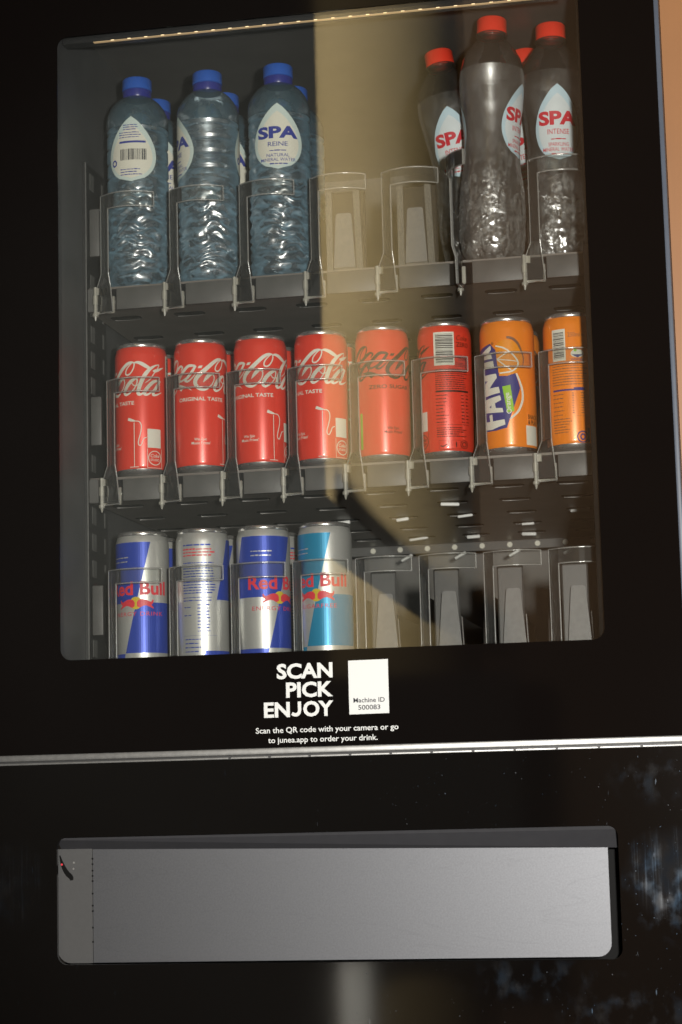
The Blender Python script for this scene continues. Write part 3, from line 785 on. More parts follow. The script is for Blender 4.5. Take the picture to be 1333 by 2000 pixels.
# slotted mounting rail on the left wall
rl = pbox("mounting_rail", -0.4048, -0.4008, 0.088, 0.150, -0.295, 0.335, mat=M["rail"])
pb = pbox("rail_edge", -0.4015, -0.4003, 0.0866, 0.0876, -0.295, 0.335, mat=M["slotmat"])
bm = bmesh.new(); box_bm(bm, -.4007, -.4001, -.006, .006, -.0085, .0085, 0.0002, 1)
slotme = finish(bm, "rail_slot")
bm = bmesh.new(); box_bm(bm, -.4007, -.4001, -.0022, .0022, -.0075, .0075, 0.0002, 1)
slotme2 = finish(bm, "rail_slot")
tabz = ((.236, .290), (.043, .098), (-.15, -.096))
z = 0.318
while z > -0.29:
    if not any(a - .006 < z < b + .006 for a, b in tabz):
        put("rail_slot", slotme, M["slotmat"], rl, (0, .105, z))
    put("rail_slot", slotme2, M["slotmat"], rl, (0, .140, z))
    z -= 0.0265

# ------------------------------------------------------------------ shelves
def plan_y(x, w, b):
    xm = w * 0.52
    return -b * (1 - ((x - xm) / xm) ** 2)

def stop_mesh(w, zt, fh, zk, zb, bulge, t=0.0026):
    """clear arm: upright bar with a curved flag at its top and a foot that reaches the hinge; x from the bar's left edge"""
    bm = bmesh.new()
    xs = [0, .0095] + [.0095 + (w - .0095) * i / 9 for i in range(1, 10)]
    P = {}
    def vert(x, z, y):
        k = (round(x, 6), round(z, 6))
        if k not in P: P[k] = (Vector((x, y, z)))
        return k
    quads = []
    for i in range(len(xs) - 1):
        a, b = xs[i], xs[i + 1]
        ya, yb = plan_y(a, w, bulge), plan_y(b, w, bulge)
        quads.append([vert(a, zt - fh, ya), vert(b, zt - fh, yb), vert(b, zt, yb), vert(a, zt, ya)])
    y0, y1 = plan_y(0, w, bulge), plan_y(.0095, w, bulge)
    quads.append([vert(0, zk, y0), vert(.0095, zk, y1), vert(.0095, zt - fh, y1), vert(0, zt - fh, y0)])
    zm = zk - .012
    quads.append([vert(-.0055, zm, y0 + .004), vert(.0105, zm, y1 + .003), vert(.0095, zk, y1), vert(0, zk, y0)])
    quads.append([vert(-.0055, zb, y0 + .004), vert(.0130, zb, y1 + .003), vert(.0105, zm, y1 + .003), vert(-.0055, zm, y0 + .004)])
    F = {k: bm.verts.new(p) for k, p in P.items()}
    B = {k: bm.verts.new(p + Vector((0, t, 0))) for k, p in P.items()}
    cnt = {}
    for q in quads:
        bm.faces.new([F[k] for k in q]); bm.faces.new([B[k] for k in reversed(q)])
        for i in range(4):
            e = (q[i], q[(i + 1) % 4])
            cnt[frozenset(e)] = cnt.get(frozenset(e), []) + [e]
    rim = []
    for es in cnt.values():
        if len(es) == 1:
            a, b = es[0]
            f = bm.faces.new((F[a], B[a], B[b], F[b])); f.material_index = 1
            rim.append((F[a].co.copy(), F[b].co.copy()))
    # bead added along every cut edge, its pale haze painted for bright edge lines
    for p, q in rim:
        n0 = len(bm.faces)
        cyl_bm(bm, p + Vector((0, .0004, 0)), q + Vector((0, .0004, 0)), .00080, n=6, caps=False)
        bm.faces.ensure_lookup_table()
        for f in bm.faces[n0:]: f.material_index = 1; f.smooth = True
    me = finish(bm, "front_stop")
    return me

def hinge_mesh(zt, zb):
    bm = bmesh.new()
    h = zt - zb
    cyl_bm(bm, (-.0075, .004, zb), (-.0075, .004, zt), .0019, n=12)
    cyl_bm(bm, (-.0075, .004, zb + h * .34), (-.0075, .004, zb + h * .66), .0028, n=12)
    cyl_bm(bm, (-.0075, .004, zb - .003), (-.0075, .004, zb), .0032, n=12)
    cyl_bm(bm, (-.0075, .004, zb - .0075), (-.0075, .004, zb - .003), .0006, .0019, n=12)
    box_bm(bm, -.0062, -.0015, .0030, .0050, zb + h * .70, zb + h * .95)
    box_bm(bm, -.0062, .0125, .0028, .0052, zb - .0006, zb + .0014)
    box_bm(bm, .0105, .0128, .0020, .0060, zb, zb + h * .62, .0006, 1)
    return finish(bm, "hinge", True)

bm = bmesh.new()
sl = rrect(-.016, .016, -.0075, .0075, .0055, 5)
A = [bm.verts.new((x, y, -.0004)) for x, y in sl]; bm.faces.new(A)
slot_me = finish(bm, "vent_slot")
bm = bmesh.new()
arc = [(-.0135 + .027 * i / 8, .0072 - .0022 * (2 * i / 8 - 1) ** 2) for i in range(9)]
for i in range(8):
    (x0, y0), (x1, y1) = arc[i], arc[i + 1]
    q = [bm.verts.new(p) for p in ((x0, y0, -.0006), (x1, y1, -.0006), (x1, y1, -.0014), (x0, y0, -.0014))]
    bm.faces.new(q)
rim_me = finish(bm, "slot_rim")
bm = bmesh.new(); box_bm(bm, -.012, .010, -.0028, .0036, -.0052, -.0008, .0014, 2)
tab_me = finish(bm, "slot_tab", True)

def shelf(label, floor, lane0, pitch, n, zt, fh, w, slots_x, tabs, dh):
    sh = empty("shelf", (-0.15, 0.30, floor))
    off = -Vector(sh.location)
    tag(sh, label, "shelf", "shelves inside the cabinet")
    def sp(name, me, mat, at=(0, 0, 0), parent=sh, rot=(0, 0, 0)):
        return put(name, me, mat, parent, (off + Vector(at)) if parent is sh else at, rot)
    zb = floor - .0262
    bm = bmesh.new(); box_bm(bm, -0.4000, 0.1000, 0.0920, 0.575, zb + .002, floor - .0005)
    tr = sp("tray", finish(bm, "tray"), M["tray"])
    bm = bmesh.new(); box_bm(bm, -0.4000, -0.3900, 0.0870, 0.0905, zb, floor - .002, .0008, 1)
    sp("end_bracket", finish(bm, "end_bracket", True), M["lip"])
    bm = bmesh.new(); box_bm(bm, -0.4000, -0.3890, 0.0950, 0.0985, floor + .0335, floor + .083, .0010, 2)
    sp("side_tab", finish(bm, "side_tab", True), M["lip"])
    bm = bmesh.new(); box_bm(bm, .0135, pitch - .0085, .0862, .0915, -.0255, -.0035, .0009, 2)
    lipme = finish(bm, "lane_front", True)
    bm = bmesh.new(); box_bm(bm, -.0120, .0130, .0893, .0918, -.0250, -.0035)
    recme = finish(bm, "lane_recess")
    armme = stop_mesh(w, zt, fh, floor + .0095, floor - .0300 + .0005, .0125)
    hinme = hinge_mesh(floor - .0020, floor - .0290)
    # divider: thin wall with a sloping front
    t = .0009
    dv = plate_me("lane_divider", [[(.094, floor + .001), (.55, floor + .001), (.55, floor + dh), (.135, floor + dh), (.112, floor + dh * .86), (.098, floor + dh * .5)]], -t, t)
    dv.transform(Matrix.Rotation(R_(90), 4, 'Z'))
    for i in range(n):
        x = lane0 + i * pitch
        sp("lane_front", lipme, M["lip"], (x, 0, floor))
        sp("lane_recess", recme, M["hole"], (x, 0, floor))
        d = sp("lane_divider", dv, M["divider"], (x - .0035, 0, 0))
        a = sp("front_stop", armme, [M["acrylic"], M["acredge"]], (x, .0800, 0))
        sp("hinge", hinme, M["hinge"], parent=a)
        if label.startswith("top") and i == 5:
            a.rotation_euler = (0, 0, R_(-72))
    for k in slots_x:
        for j, y in enumerate((.128, .220, .314, .405, .487)):
            s = sp("vent_slot", slot_me, M["hole"], (k - .004 * j, y, zb + .002))
            sp("slot_rim", rim_me, M["rim"], parent=s)
            if (round(k, 3), j) in tabs:
                q = sp("slot_tab", tab_me, M["tab"], (random.uniform(-.004, .004), .002, 0), parent=s, rot=(0, R_(random.uniform(-7, 7)), R_(random.uniform(-12, 12))))
                q.scale = (random.uniform(.6, 1.1), 1, random.uniform(.6, 1.15))
    return sh, sp, zb

SX = [round(-.3050 + .0635 * i, 3) for i in range(7)]
shelf1, sp1, z1 = shelf("top shelf, with clear front stops, under the water bottles", .2045, -.3830, .0720, 7, .2950, .0150, .0560, [-.372] + SX, {}, .070)
TABS = {(SX[2], 2), (SX[3], 2), (SX[4], 1), (SX[4], 2), (SX[3], 4), (SX[4], 4), (SX[5], 3), (SX[5], 4), (SX[6], 2)}
shelf2, sp2, z2 = shelf("middle shelf, with clear front stops, under the red and orange cans", .0103, -.3780, .0615, 8, .1050, .0140, .0545, [-.372] + SX, TABS, .060)
shelf3, sp3, z3 = shelf("bottom shelf, with four empty lanes at its right end", -.1800, -.3780, .0618, 8, -.0850, .0140, .0545, [], {}, .062)
# rear strip with screws under the middle shelf
bm = bmesh.new(); box_bm(bm, -0.40, 0.10, .560, .566, z2 - .0085, z2 + .0018)
strip = sp2("rear_strip", finish(bm, "rear_strip"), M["lip"])
bm = bmesh.new(); cyl_bm(bm, (0, 0, 0), (0, -.0022, 0), .0032, n=16)
scr = finish(bm, "screw", True)
for i in range(14):
    put("screw", scr, M["cream"], strip, (-.3650 + i * .0328, .560, z2 - .0032))
bm = bmesh.new(); box_bm(bm, -.0075, .0075, -.003, .003, -.0016, .0016, .0008, 1)
clip = finish(bm, "strip_clip", True)
for i in range(4):
    sp2("strip_clip", clip, M["tab"], (-.158 + i * .0640, .545, z2 - .0150), rot=(0, R_(-28), 0))

# spring pushers that have come to the front of the empty lanes
def pusher(sp, x, floor, top, tz, wide):
    y = .104
    if wide:
        bm = bmesh.new(); box_bm(bm, .0100, .0500, y + .004, y + .007, floor, top, .0015, 1)
    else:
        bm = bmesh.new(); box_bm(bm, .0080, .0335, y + .008, y + .011, floor, top, .0015, 1)
    p = sp("pusher", finish(bm, "pusher", True), M["pusher"] if not wide else M["divider"], (x, 0, 0))
    c = .0288 if wide else .0245
    wb, wt = (.0110, .0080) if wide else (.0115, .0070)
    z0 = floor + .004
    out = [(c - wb, z0), (c + wb, z0)]
    for i in range(7):
        a = R_(i * 15); out.append((c + wt - .003 + .003 * math.cos(a), tz - .003 + .003 * math.sin(a)))
    for i in range(7):
        a = R_(90 + i * 15); out.append((c - wt + .003 + .003 * math.cos(a), tz - .003 + .003 * math.sin(a)))
    put("tongue", plate_me("tongue", [out], y - .002, y + .001), M["tongue"], p)
    if wide:
        for a, b, lean in ((.0104, .0168, .0), (.0405, .0470, -.0025)):
            put("stippled_strip", plate_me("stippled_strip", [[(a, floor), (b, floor), (b + lean, top), (a + lean, top)]], y + .0005, y + .0035), M["stipple"], p)
        put("stippled_strip", plate_me("stippled_strip", [[(.0172, floor), (.0400, floor), (.0400, floor + .004), (.0172, floor + .004)]], y + .0005, y + .0035), M["stipple"], p)
    else:
        put("rib", plate_me("rib", [[(c + wb + .001, floor), (c + wb + .002, floor), (c + wb + .0005, tz - .025), (c + wb - .0005, tz - .025)]], y - .001, y + .003), M["rim"], p)
    return p
for i in (3, 4): pusher(sp1, -.3830 + i * .0720, .2045, .2880, .2640, True)
for i in (4, 5, 6, 7): pusher(sp3, -.3780 + i * .0618, -.1800, -.0945, -.1175, False)


# ------------------------------------------------------------------ cans
CR = 0.0265
mmf = 0.001
def on_can(layer=1):
    r = CR + 0.00010 * layer
    def fn(u, v, i):
        a = u / CR
        rr = r + i * 3e-6
        return (rr * math.sin(a), -rr * math.cos(a), v)
    return fn
def can_print(art, layer=1, name="print"):
    return art.mesh(name, on_can(layer), step=0.0022)
def mm(pts):
    return [tuple(c * mmf for c in p) for p in pts]
def deg(a):
    return R_(a) * CR

bm = bmesh.new()
lathe_bm(bm, [(.0222, .0042), (.0243, .0050), (.0258, .0070), (.0265, .0100), (.0265, .1215), (.0262, .1245), (.0253, .1280), (.0246, .1302)], 72, close=False)
can_body = finish(bm, "can_body", True)
bm = bmesh.new()
lathe_bm(bm, [(0, .1285), (.0215, .1285), (.0225, .1302), (.0232, .1338), (.0246, .1343), (.0252, .1330), (.0250, .1310), (.0246, .1303)], 72, close=False)
can_lid = finish(bm, "can_lid", True)
bm = bmesh.new()
lathe_bm(bm, [(0, .0075), (.0150, .0040), (.0195, .0004), (.0208, .0), (.0222, .0010), (.0240, .0035), (.0256, .0068), (.0256, .0069)], 72, close=False)
can_base = finish(bm, "can_base", True)

def script_art():
    a = Art()
    for k, p in COLA_STROKES.items():
        a.stroke(mm(p), k=1.14)
    for p in COLA_FILLS.values():
        a.poly(mm(p))
    # the first capital and its o repeat the shapes of the second pair
    for k in ("C", "Cloop", "Ccurl", "o"):
        a.stroke([(u * mmf - .0510, v * mmf, w * mmf) for u, v, w in COLA_STROKES[k]], k=1.14)
    return a

def cola_design(ink, zero):
    """(name, mesh, material) list for one cola can"""
    out = []
    ik = M["blackp"] if zero else M["cream"]
    out.append(("script_lettering", can_print(script_art(), 1), ik))
    a = Art()
    if zero: a.text("ZERO SUGAR", deg(-58), .0715, w=.044, h=.0036, bold=.02)
    else: a.text("ORIGINAL TASTE", deg(-52), .0712, w=.049, h=.0036, bold=.02)
    out.append(("lettering", can_print(a, 1), ik))
    a = Art().text("Win Epic", deg(-54), .0310, w=.0125, h=.0027, bold=.012).text("Music Prizes'", deg(-53), .0272, w=.0190, h=.0027, bold=.012)
    out.append(("lettering", can_print(a, 1), ik))
    # microphone on its stand
    a = Art()
    a.stroke(mm([(0.2, 8.5, .6), (0.2, 53, .7)]))
    a.stroke(mm([(-4.5, 8.2, .6), (4.5, 8.2, .6)]))
    a.stroke(mm([(-6.2, 56.8, 3.0), (-2.5, 55.4, 2.6), (0.5, 54.6, 1.6), (1.5, 54.4, .8)]), n=3)
    a.stroke(mm([(1.5, 54.4, .7), (5.5, 53.5, .9), (7.4, 49.5, .9), (6.8, 43, .9), (4.6, 35, .9), (4.4, 31, .9), (6.3, 29.5, .9), (8.3, 33, .9), (9.8, 36.5, .9), (12.4, 37.8, .8)]))
    if not zero: out.append(("microphone_print", can_print(a, 1), ik))
    # white code card (its code is left blank) and round badge
    a = Art().rect(deg(29), deg(61), .0275, .0465)
    out.append(("code_card", can_print(a, 1), M["cream"]))
    a = Art()
    c = deg(46)
    a.rect(c - .0082, c - .0078, .0075, .0265).rect(c + .0078, c + .0082, .0075, .0265).rect(c - .0082, c + .0082, .0071, .0075)
    a.ring(c, .0172, .0066, .0074).text("Coke", c, .0178, w=.0098, h=.0034, bold=.01, shear=.2).text("STUDIO", c, .0142, w=.0100, h=.0022, bold=.012)
    out.append(("badge", can_print(a, 1), ik))
    # the other side
    a = Art().rect(deg(82), deg(126), .0905, .1235)
    out.append(("barcode_card", can_print(a, 1), M["cream"]))
    a = Art().bars(deg(86), deg(123), .0930, .1215, 3, across=False)
    out.append(("barcode", can_print(a, 2), M["ink"]))
    a = Art().text("Coke", deg(146), .1155, w=.0135, h=.0050, bold=.0, shear=.3).text("ZERO" if zero else "", deg(147), .1090, w=.0150, h=.0045, bold=.01)
    a.text("250ml", deg(146), .0955, w=.0110, h=.0035)
    a.lines(deg(128), deg(160), .0925, .0016, 3, .0007, 2)
    a.lines(deg(84), deg(158), .0860, .0021, 10, .0009, 5, .15)
    a.rect(deg(84), deg(158), .0640, .0658)
    a.lines(deg(84), deg(112), .0605, .0033, 9, .0009, 8, .5).lines(deg(138), deg(146), .0605, .0033, 9, .0010, 9, .1).lines(deg(150), deg(157), .0605, .0033, 9, .0010, 4, .1)
    a.rect(deg(84), deg(158), .0318, .0321)
    a.lines(deg(84), deg(150), .0285, .0021, 5, .0009, 7, .5)
    a.ring(deg(142), .0125, .0036, .0042)
    a.ring(deg(142), .0125, .0018, .0026)
    for q in (88, 114):
        u0, u1 = deg(q), deg(q + 20)
        a.rect(u0, u1, .0165, .0167).rect(u0, u1, .0080, .0082).rect(u0, u0 + .0002, .0080, .0165).rect(u1 - .0002, u1, .0080, .0165)
    a.stroke([(deg(91), .0115, .0010), (deg(97), .0108, .0012), (deg(105), .0130, .0006)]).rect(deg(123), deg(125), .0098, .0150)
    out.append(("small_print", can_print(a, 1), M["blackp"]))
    if zero:
        a = Art().poly(rrect(deg(-133), deg(-125), .0130, .0490, .0015, 3))
        out.append(("green_strip", can_print(a, 1), M["green"]))
    return out

def orange_design():
    out = []
    def fills(keys, mat, nm, lay):
        a = Art()
        for k in keys: a.poly(mm(FANTA_FILLS[k]))
        out.append((nm, can_print(a, lay), mat))
    fills(["navy"], M["navy"], "logo_field", 1)
    fills(["slice"], M["amber"], "orange_slice", 2)
    fills(["letter_f", "letter_a", "letter_n", "letter_t", "letter_a2"], M["cream"], "logo_lettering", 2)
    fills(["hole_a", "hole_a2"], M["navy"], "logo_counter", 3)
    fills(["green"], M["green"], "flavour_label", 2)
    a = Art().text("Orange", .0014, .0490, w=.0205, h=.0048, bold=.012, rot=R_(96))
    out.append(("lettering", can_print(a, 3), M["cream"]))
    a = Art()
    for k in ("rind", "seg1", "seg2", "seg3", "white_arc"): a.stroke(mm(FANTA_STROKES[k]))
    out.append(("slice_lines", can_print(a, 3), M["cream"]))
    a = Art().stroke(mm(FANTA_STROKES["leaf"]))
    out.append(("peel_print", can_print(a, 3), M["plum"]))
    a = Art().text("SNACK", deg(58), .0342, w=.0150, h=.0042, bold=.02, align='C').text("& PLAY", deg(58), .0288, w=.0150, h=.0042, bold=.02)
    a.text("SCAN ME", deg(56), .0028, w=.0180, h=.0036, bold=.02).ring(deg(-32), .1085, .0010, .0014).rect(deg(-32) - .0004, deg(-32) + .0004, .1079, .1091)
    out.append(("lettering", can_print(a, 1), M["blackp"]))
    a = Art().rect(deg(36), deg(72), .0085, .0275)
    out.append(("code_card", can_print(a, 1), M["cream"]))
    # the other side
    a = Art().rect(deg(142), deg(172), .0870, .1180)
    out.append(("barcode_card", can_print(a, 1), M["cream"]))
    a = Art().bars(deg(145), deg(169), .0895, .1155, 6, across=False)
    out.append(("barcode", can_print(a, 2), M["ink"]))
    b = 196
    a = Art().text("250ml e", deg(b - 2), .1100, w=.0155, h=.0042)
    a.lines(deg(140), deg(218), .0815, .0026, 8, .0009, 15, .15)
    a.lines(deg(140), deg(166), .0540, .0040, 6, .0009, 18, .4).lines(deg(182), deg(186), .0545, .0024, 9, .0010, 19, .1).lines(deg(200), deg(208), .0545, .0024, 9, .0010, 14, .1)
    a.rect(deg(186), deg(212), .0326, .0328)
    a.lines(deg(140), deg(188), .0300, .0026, 6, .0009, 17, .5)
    a.rect(deg(211), deg(216), .0075, .0210)
    out.append(("small_print", can_print(a, 1), M["plum"]))
    a = Art().rect(deg(140), deg(186), .0575, .0592).rect(deg(186), deg(210), .0575, .0605)
    a.ring(deg(201), .0125, .0046, .0058).ring(deg(201), .0125, .0018, .0034, sx=.8)
    a.text("orange", deg(b), .0870, w=.0120, h=.0022)
    out.append(("navy_print", can_print(a, 1), M["navy"]))
    a = Art().disc(deg(b), .0935, .0040, sx=1.6)
    out.append(("small_logo", can_print(a, 2), M["cream"]))
    a = Art().poly([(deg(b) - .0055, .0925), (deg(b), .0893), (deg(b) + .0055, .0925)])
    out.append(("small_logo_field", can_print(a, 3), M["navy"]))
    a = Art().disc(deg(b) - .002, .0968, .0016)
    out.append(("small_logo_leaf", can_print(a, 3), M["green"]))
    return out

def energy_design(blue, under):
    out = []
    def line(v):            # slanting divide between the quarters, angle at height v
        return deg(17.6) + (deg(-40) - deg(17.6)) * (.1240 - v) / (.1240 - .0140)
    top, mid, low, bot = .1235, .0635, .0140, .0070
    wide = deg(119)
    a = Art().poly([(line(mid) - wide, mid), (line(mid), mid), (line(top), top), (line(top) - wide, top)])
    a.poly([(line(low), low), (line(low) + wide, low), (line(mid) + wide, mid), (line(mid), mid)])
    a.poly([(line(bot) - wide, bot), (line(bot), bot), (line(low) - .0004, low - .0004), (line(low) - wide, low - .0004)])
    out.append(("colour_fields", can_print(a, 1), blue))
    a = Art().text("Red Bull", deg(-15.5), .0715, w=.0643, h=.0128, bold=.028)
    out.append(("name_lettering", can_print(a, 2), M["rred"]))
    sun = Art().disc(-.0070, .0630, .0062)
    out.append(("sun_disc", can_print(sun, 2), M["ryel"]))
    b1 = mm(BULL["bull"])
    a = Art().poly(b1).poly([(-.0140 - u, v) for u, v in reversed(b1)])
    out.append(("charging_bulls", can_print(a, 3), M["rred"]))
    a = Art().text(under, deg(-15.5), .0505, w=.0560 if "ENERGY" in under else .0400, h=.0040, bold=.0, space=1.15)
    out.append(("lettering", can_print(a, 2), M["rred"]))
    a = Art().text("Vitalizes body and mind" if False else "", 0, 0, w=.01, h=.002)
    a.lines(deg(-78), deg(-32), .1080, .0042, 2, .0013, 31, .1)
    out.append(("small_print", can_print(a, 2), M["silver"]))
    # silver text panel on the other side
    p0, p1 = 152, 226
    a = Art().lines(deg(p0), deg(p1), .1170, .0042, 1, .0016, 41, .4)
    a.lines(deg(p0), deg(p1), .0995, .0027, 12, .0012, 42, .12)
    a.lines(deg(p0), deg(p1 - 6), .0655, .0030, 2, .0010, 45, .2)
    a.lines(deg(p0 + 2), deg(p0 + 24), .0560, .0080, 2, .0010, 46, .3)
    a.lines(deg(p0 + 33), deg(p0 + 40), .0580, .0032, 9, .0012, 43, .1).lines(deg(p0 + 50), deg(p0 + 59), .0580, .0032, 9, .0012, 44, .1)
    a.rect(deg(p0), deg(p1), .0285, .0287).lines(deg(p0 + 4), deg(p0 + 46), .0245, .0040, 4, .0012, 47, .3)
    a.text("250 ml e", deg(p1 - 30), .0048, w=.0150, h=.0036)
    out.append(("small_print", can_print(a, 2), blue))
    a = Art().lines(deg(p0), deg(p1), .1128, .0030, 3, .0015, 48, .25)
    out.append(("small_print", can_print(a, 2), M["rred"]))
    return out

COLA = cola_design("cream", False)
ZERO = cola_design("black", True)
FIZZ = orange_design()
ENER = energy_design(M["rblue"], "ENERGY DRINK")
FREE = energy_design(M["rteal"], "SUGARFREE")

def facing(x, y):
    return math.atan2(CAM.x - x, -(CAM.y - y))

def place_can(name, design, bodymat, x, y, z, turn, label, cat, group):
    root = empty(name, (x, y, z), (0, 0, facing(x, y) + R_(turn)))
    tag(root, label, cat, group)
    bme = BODY.setdefault(bodymat, None)
    if bme is None:
        bme = can_body.copy(); bme.materials.append(M[bodymat]); BODY[bodymat] = bme
    b = put("body", bme, None, root)
    put("lid", can_lid, M["alu"], root)
    put("base", can_base, M["alu"], root)
    for nm, me, mat in design:
        put(nm, me, mat, b)
    return root
BODY = {}
P2, X2, D2, Z2 = 0.0619, -0.3530, 0.115, 0.0103
G2 = "cans on the middle shelf"
row2 = [
    ("cola_can", COLA, "red", -17, "leftmost red cola can, microphone stand and white card showing"),
    ("cola_can", COLA, "red", 52, "red cola can, second from the left, its full original taste line facing out"),
    ("cola_can", COLA, "red", 26, "red cola can, third from the left on the middle shelf"),
    ("cola_can", COLA, "red", 0, "fourth red cola can from the left, half paled by a reflection"),
    ("cola_can", ZERO, "red", 74, "red zero sugar cola can with black script lettering facing out"),
    ("cola_can", ZERO, "red", -105, "red zero sugar cola can turned to its barcode and black small print"),
    ("orange_soda_can", FIZZ, "orange", 0, "orange soda can with blue and white logo and green flavour label facing out"),
    ("orange_soda_can", FIZZ, "orange", -183, "orange soda can turned to its barcode, at the right end of the middle shelf"),
]
for i, (nm, ds, bmt, turn, lab) in enumerate(row2):
    place_can(nm, ds, bmt, X2 + i * P2, D2 + random.uniform(-.001, .001), Z2, turn, lab, "can", G2)
GB = "cans standing behind the front row"
for i, lab in ((0, "red cola can half hidden behind the leftmost red can"), (1, "red cola can half hidden behind the second red can from the left"),
               (2, "red cola can half hidden behind the third red can from the left"), (3, "red cola can half hidden behind the fourth red can from the left"),
               (6, "orange soda can half hidden behind the can with the blue and white logo")):
    nm, ds, bmt, turn, _ = row2[i]
    place_can(nm, ds, bmt, X2 + i * P2, D2 + .0555, Z2, turn + 40, lab, "can", GB)
G3 = "energy drink cans on the bottom shelf"
P3, X3, Z3 = 0.0620, -0.3539, -0.1800
row3 = [
    (ENER, 0, "leftmost blue and silver energy drink can, bulls facing out"),
    (ENER, 163, "silver energy drink can turned to its small print, second on the bottom shelf"),
    (ENER, 50, "energy drink can with a wide dark blue field, third on the bottom shelf"),
    (FREE, -5, "teal and silver sugarfree energy drink can beside the empty lanes"),
]
for i, (ds, turn, lab) in enumerate(row3):
    place_can("energy_drink_can", ds, "silver", X3 + i * P3, D2, Z3, turn, lab, "can", G3)
for i, turn, ds, lab in ((0, 120, ENER, "energy drink can half hidden behind the leftmost one on the bottom shelf"),
                     (1, 20, ENER, "energy drink can half hidden behind the one turned to its small print"),
                     (2, 190, ENER, "energy drink can half hidden behind the third one on the bottom shelf")):
    place_can("energy_drink_can", ds, "silver", X3 + i * P3, D2 + .0555, Z3, turn, lab, "can", GB)

# ------------------------------------------------------------------ bottles
BR = 0.0322
def reine_r(v):
    return BR
def ring_noise(a, z, f, fz, seed):
    return mnoise.noise(Vector((math.cos(a) * f * .0322 + seed, math.sin(a) * f * .0322, z * fz + seed)))
def reine_ridge(r, z, a):
    if z < .009:
        return r * (1 - .08 * max(0, math.cos(5 * a)))
    k = min(1, max(0, (z - .008) / .008)) * min(1, max(0, (.104 - z) / .006))
    wob = ring_noise(a, z, 75, 35, 3.1)
    wv = math.sin(z * 2 * math.pi / .0105 + 5.0 * wob)
    amp = .00085 + .0008 * ring_noise(a, z, 70, 60, 1.3)
    return r - .0004 - k * (amp * (1 - wv) + .0016 * ring_noise(a, z, 100, 110, 7.7)) \
        - (1 - k) * .0006 * ring_noise(a, z, 50, 70, 5.0)
prof = [(0, .004), (.015, .003), (.024, 0), (.0285, .002), (.0312, .007), (BR, .010)]
z = .0110
while z < .1045:
    prof.append((BR, z)); z += .0009
for c in (.118, .134, .150, .166):
    prof += [(BR, c - .0040), (BR, c - .0028), (.0306, c - .0010), (.0306, c + .0010), (BR, c + .0028), (BR, c + .0040)]
prof += [(BR, .1700), (0.0, .1701)]
bm = bmesh.new(); lathe_bm(bm, prof, 168, reine_ridge)
reine_body = finish(bm, "bottle_body", True, 60)
bm = bmesh.new(); lathe_bm(bm, [(BR, .1701), (BR, .1790), (.0318, .1835), (.0305, .1885), (.0280, .1940), (.0240, .1995), (.0195, .2035), (.0158, .2060), (.0140, .2068)], 72, close=False)
reine_top = finish(bm, "bottle_shoulder", True)
def cap_mesh(r, h):
    bm = bmesh.new()
    lathe_bm(bm, [(0, 0), (r - .001, 0), (r, .0006), (r, h - .0015), (r - .0012, h), (0, h)], 90,
             rfun=lambda q, z, a: q + (.00016 * math.cos(45 * a) if q > r - .0004 and .001 < z < h - .002 else 0))
    return finish(bm, "cap", True)
cap_r = cap_mesh(.0155, .0125)
bm = bmesh.new(); lathe_bm(bm, [(0, 0), (.0146, 0), (.0150, .001), (.0150, .0078), (0, .0079)], 72)
ring_r = finish(bm, "cap_ring", True)

def drop(cu, v0, v1, w, n=18):
    """drop outline: round below, pointed above"""
    h = v1 - v0
    pr = []
    for i in range(n + 1):
        t = i / n
        # half width along the height: circle-like below, ogive above
        if t < .40: x = math.sin(math.acos(max(-1, 1 - t / .40))) if t > 0 else 0
        else:
            q = (t - .40) / .60
            x = math.cos(q * math.pi / 2) ** .80 * (1 - .10 * q)
        pr.append((x * w / 2, v0 + t * h))
    return [(cu + x, v) for x, v in pr] + [(cu - x, v) for x, v in reversed(pr[1:-1])]

def on_bottle(rf, layer):
    def fn(u, v, i):
        a = u / BR
        r = rf(v) + .00025 * layer + i * 3e-6
        return (r * math.sin(a), -r * math.cos(a), v)
    return fn
def bprint(art, rf, layer, vst=None):
    return art.mesh("label_print", on_bottle(rf, layer), step=.0026, vstep=vst)

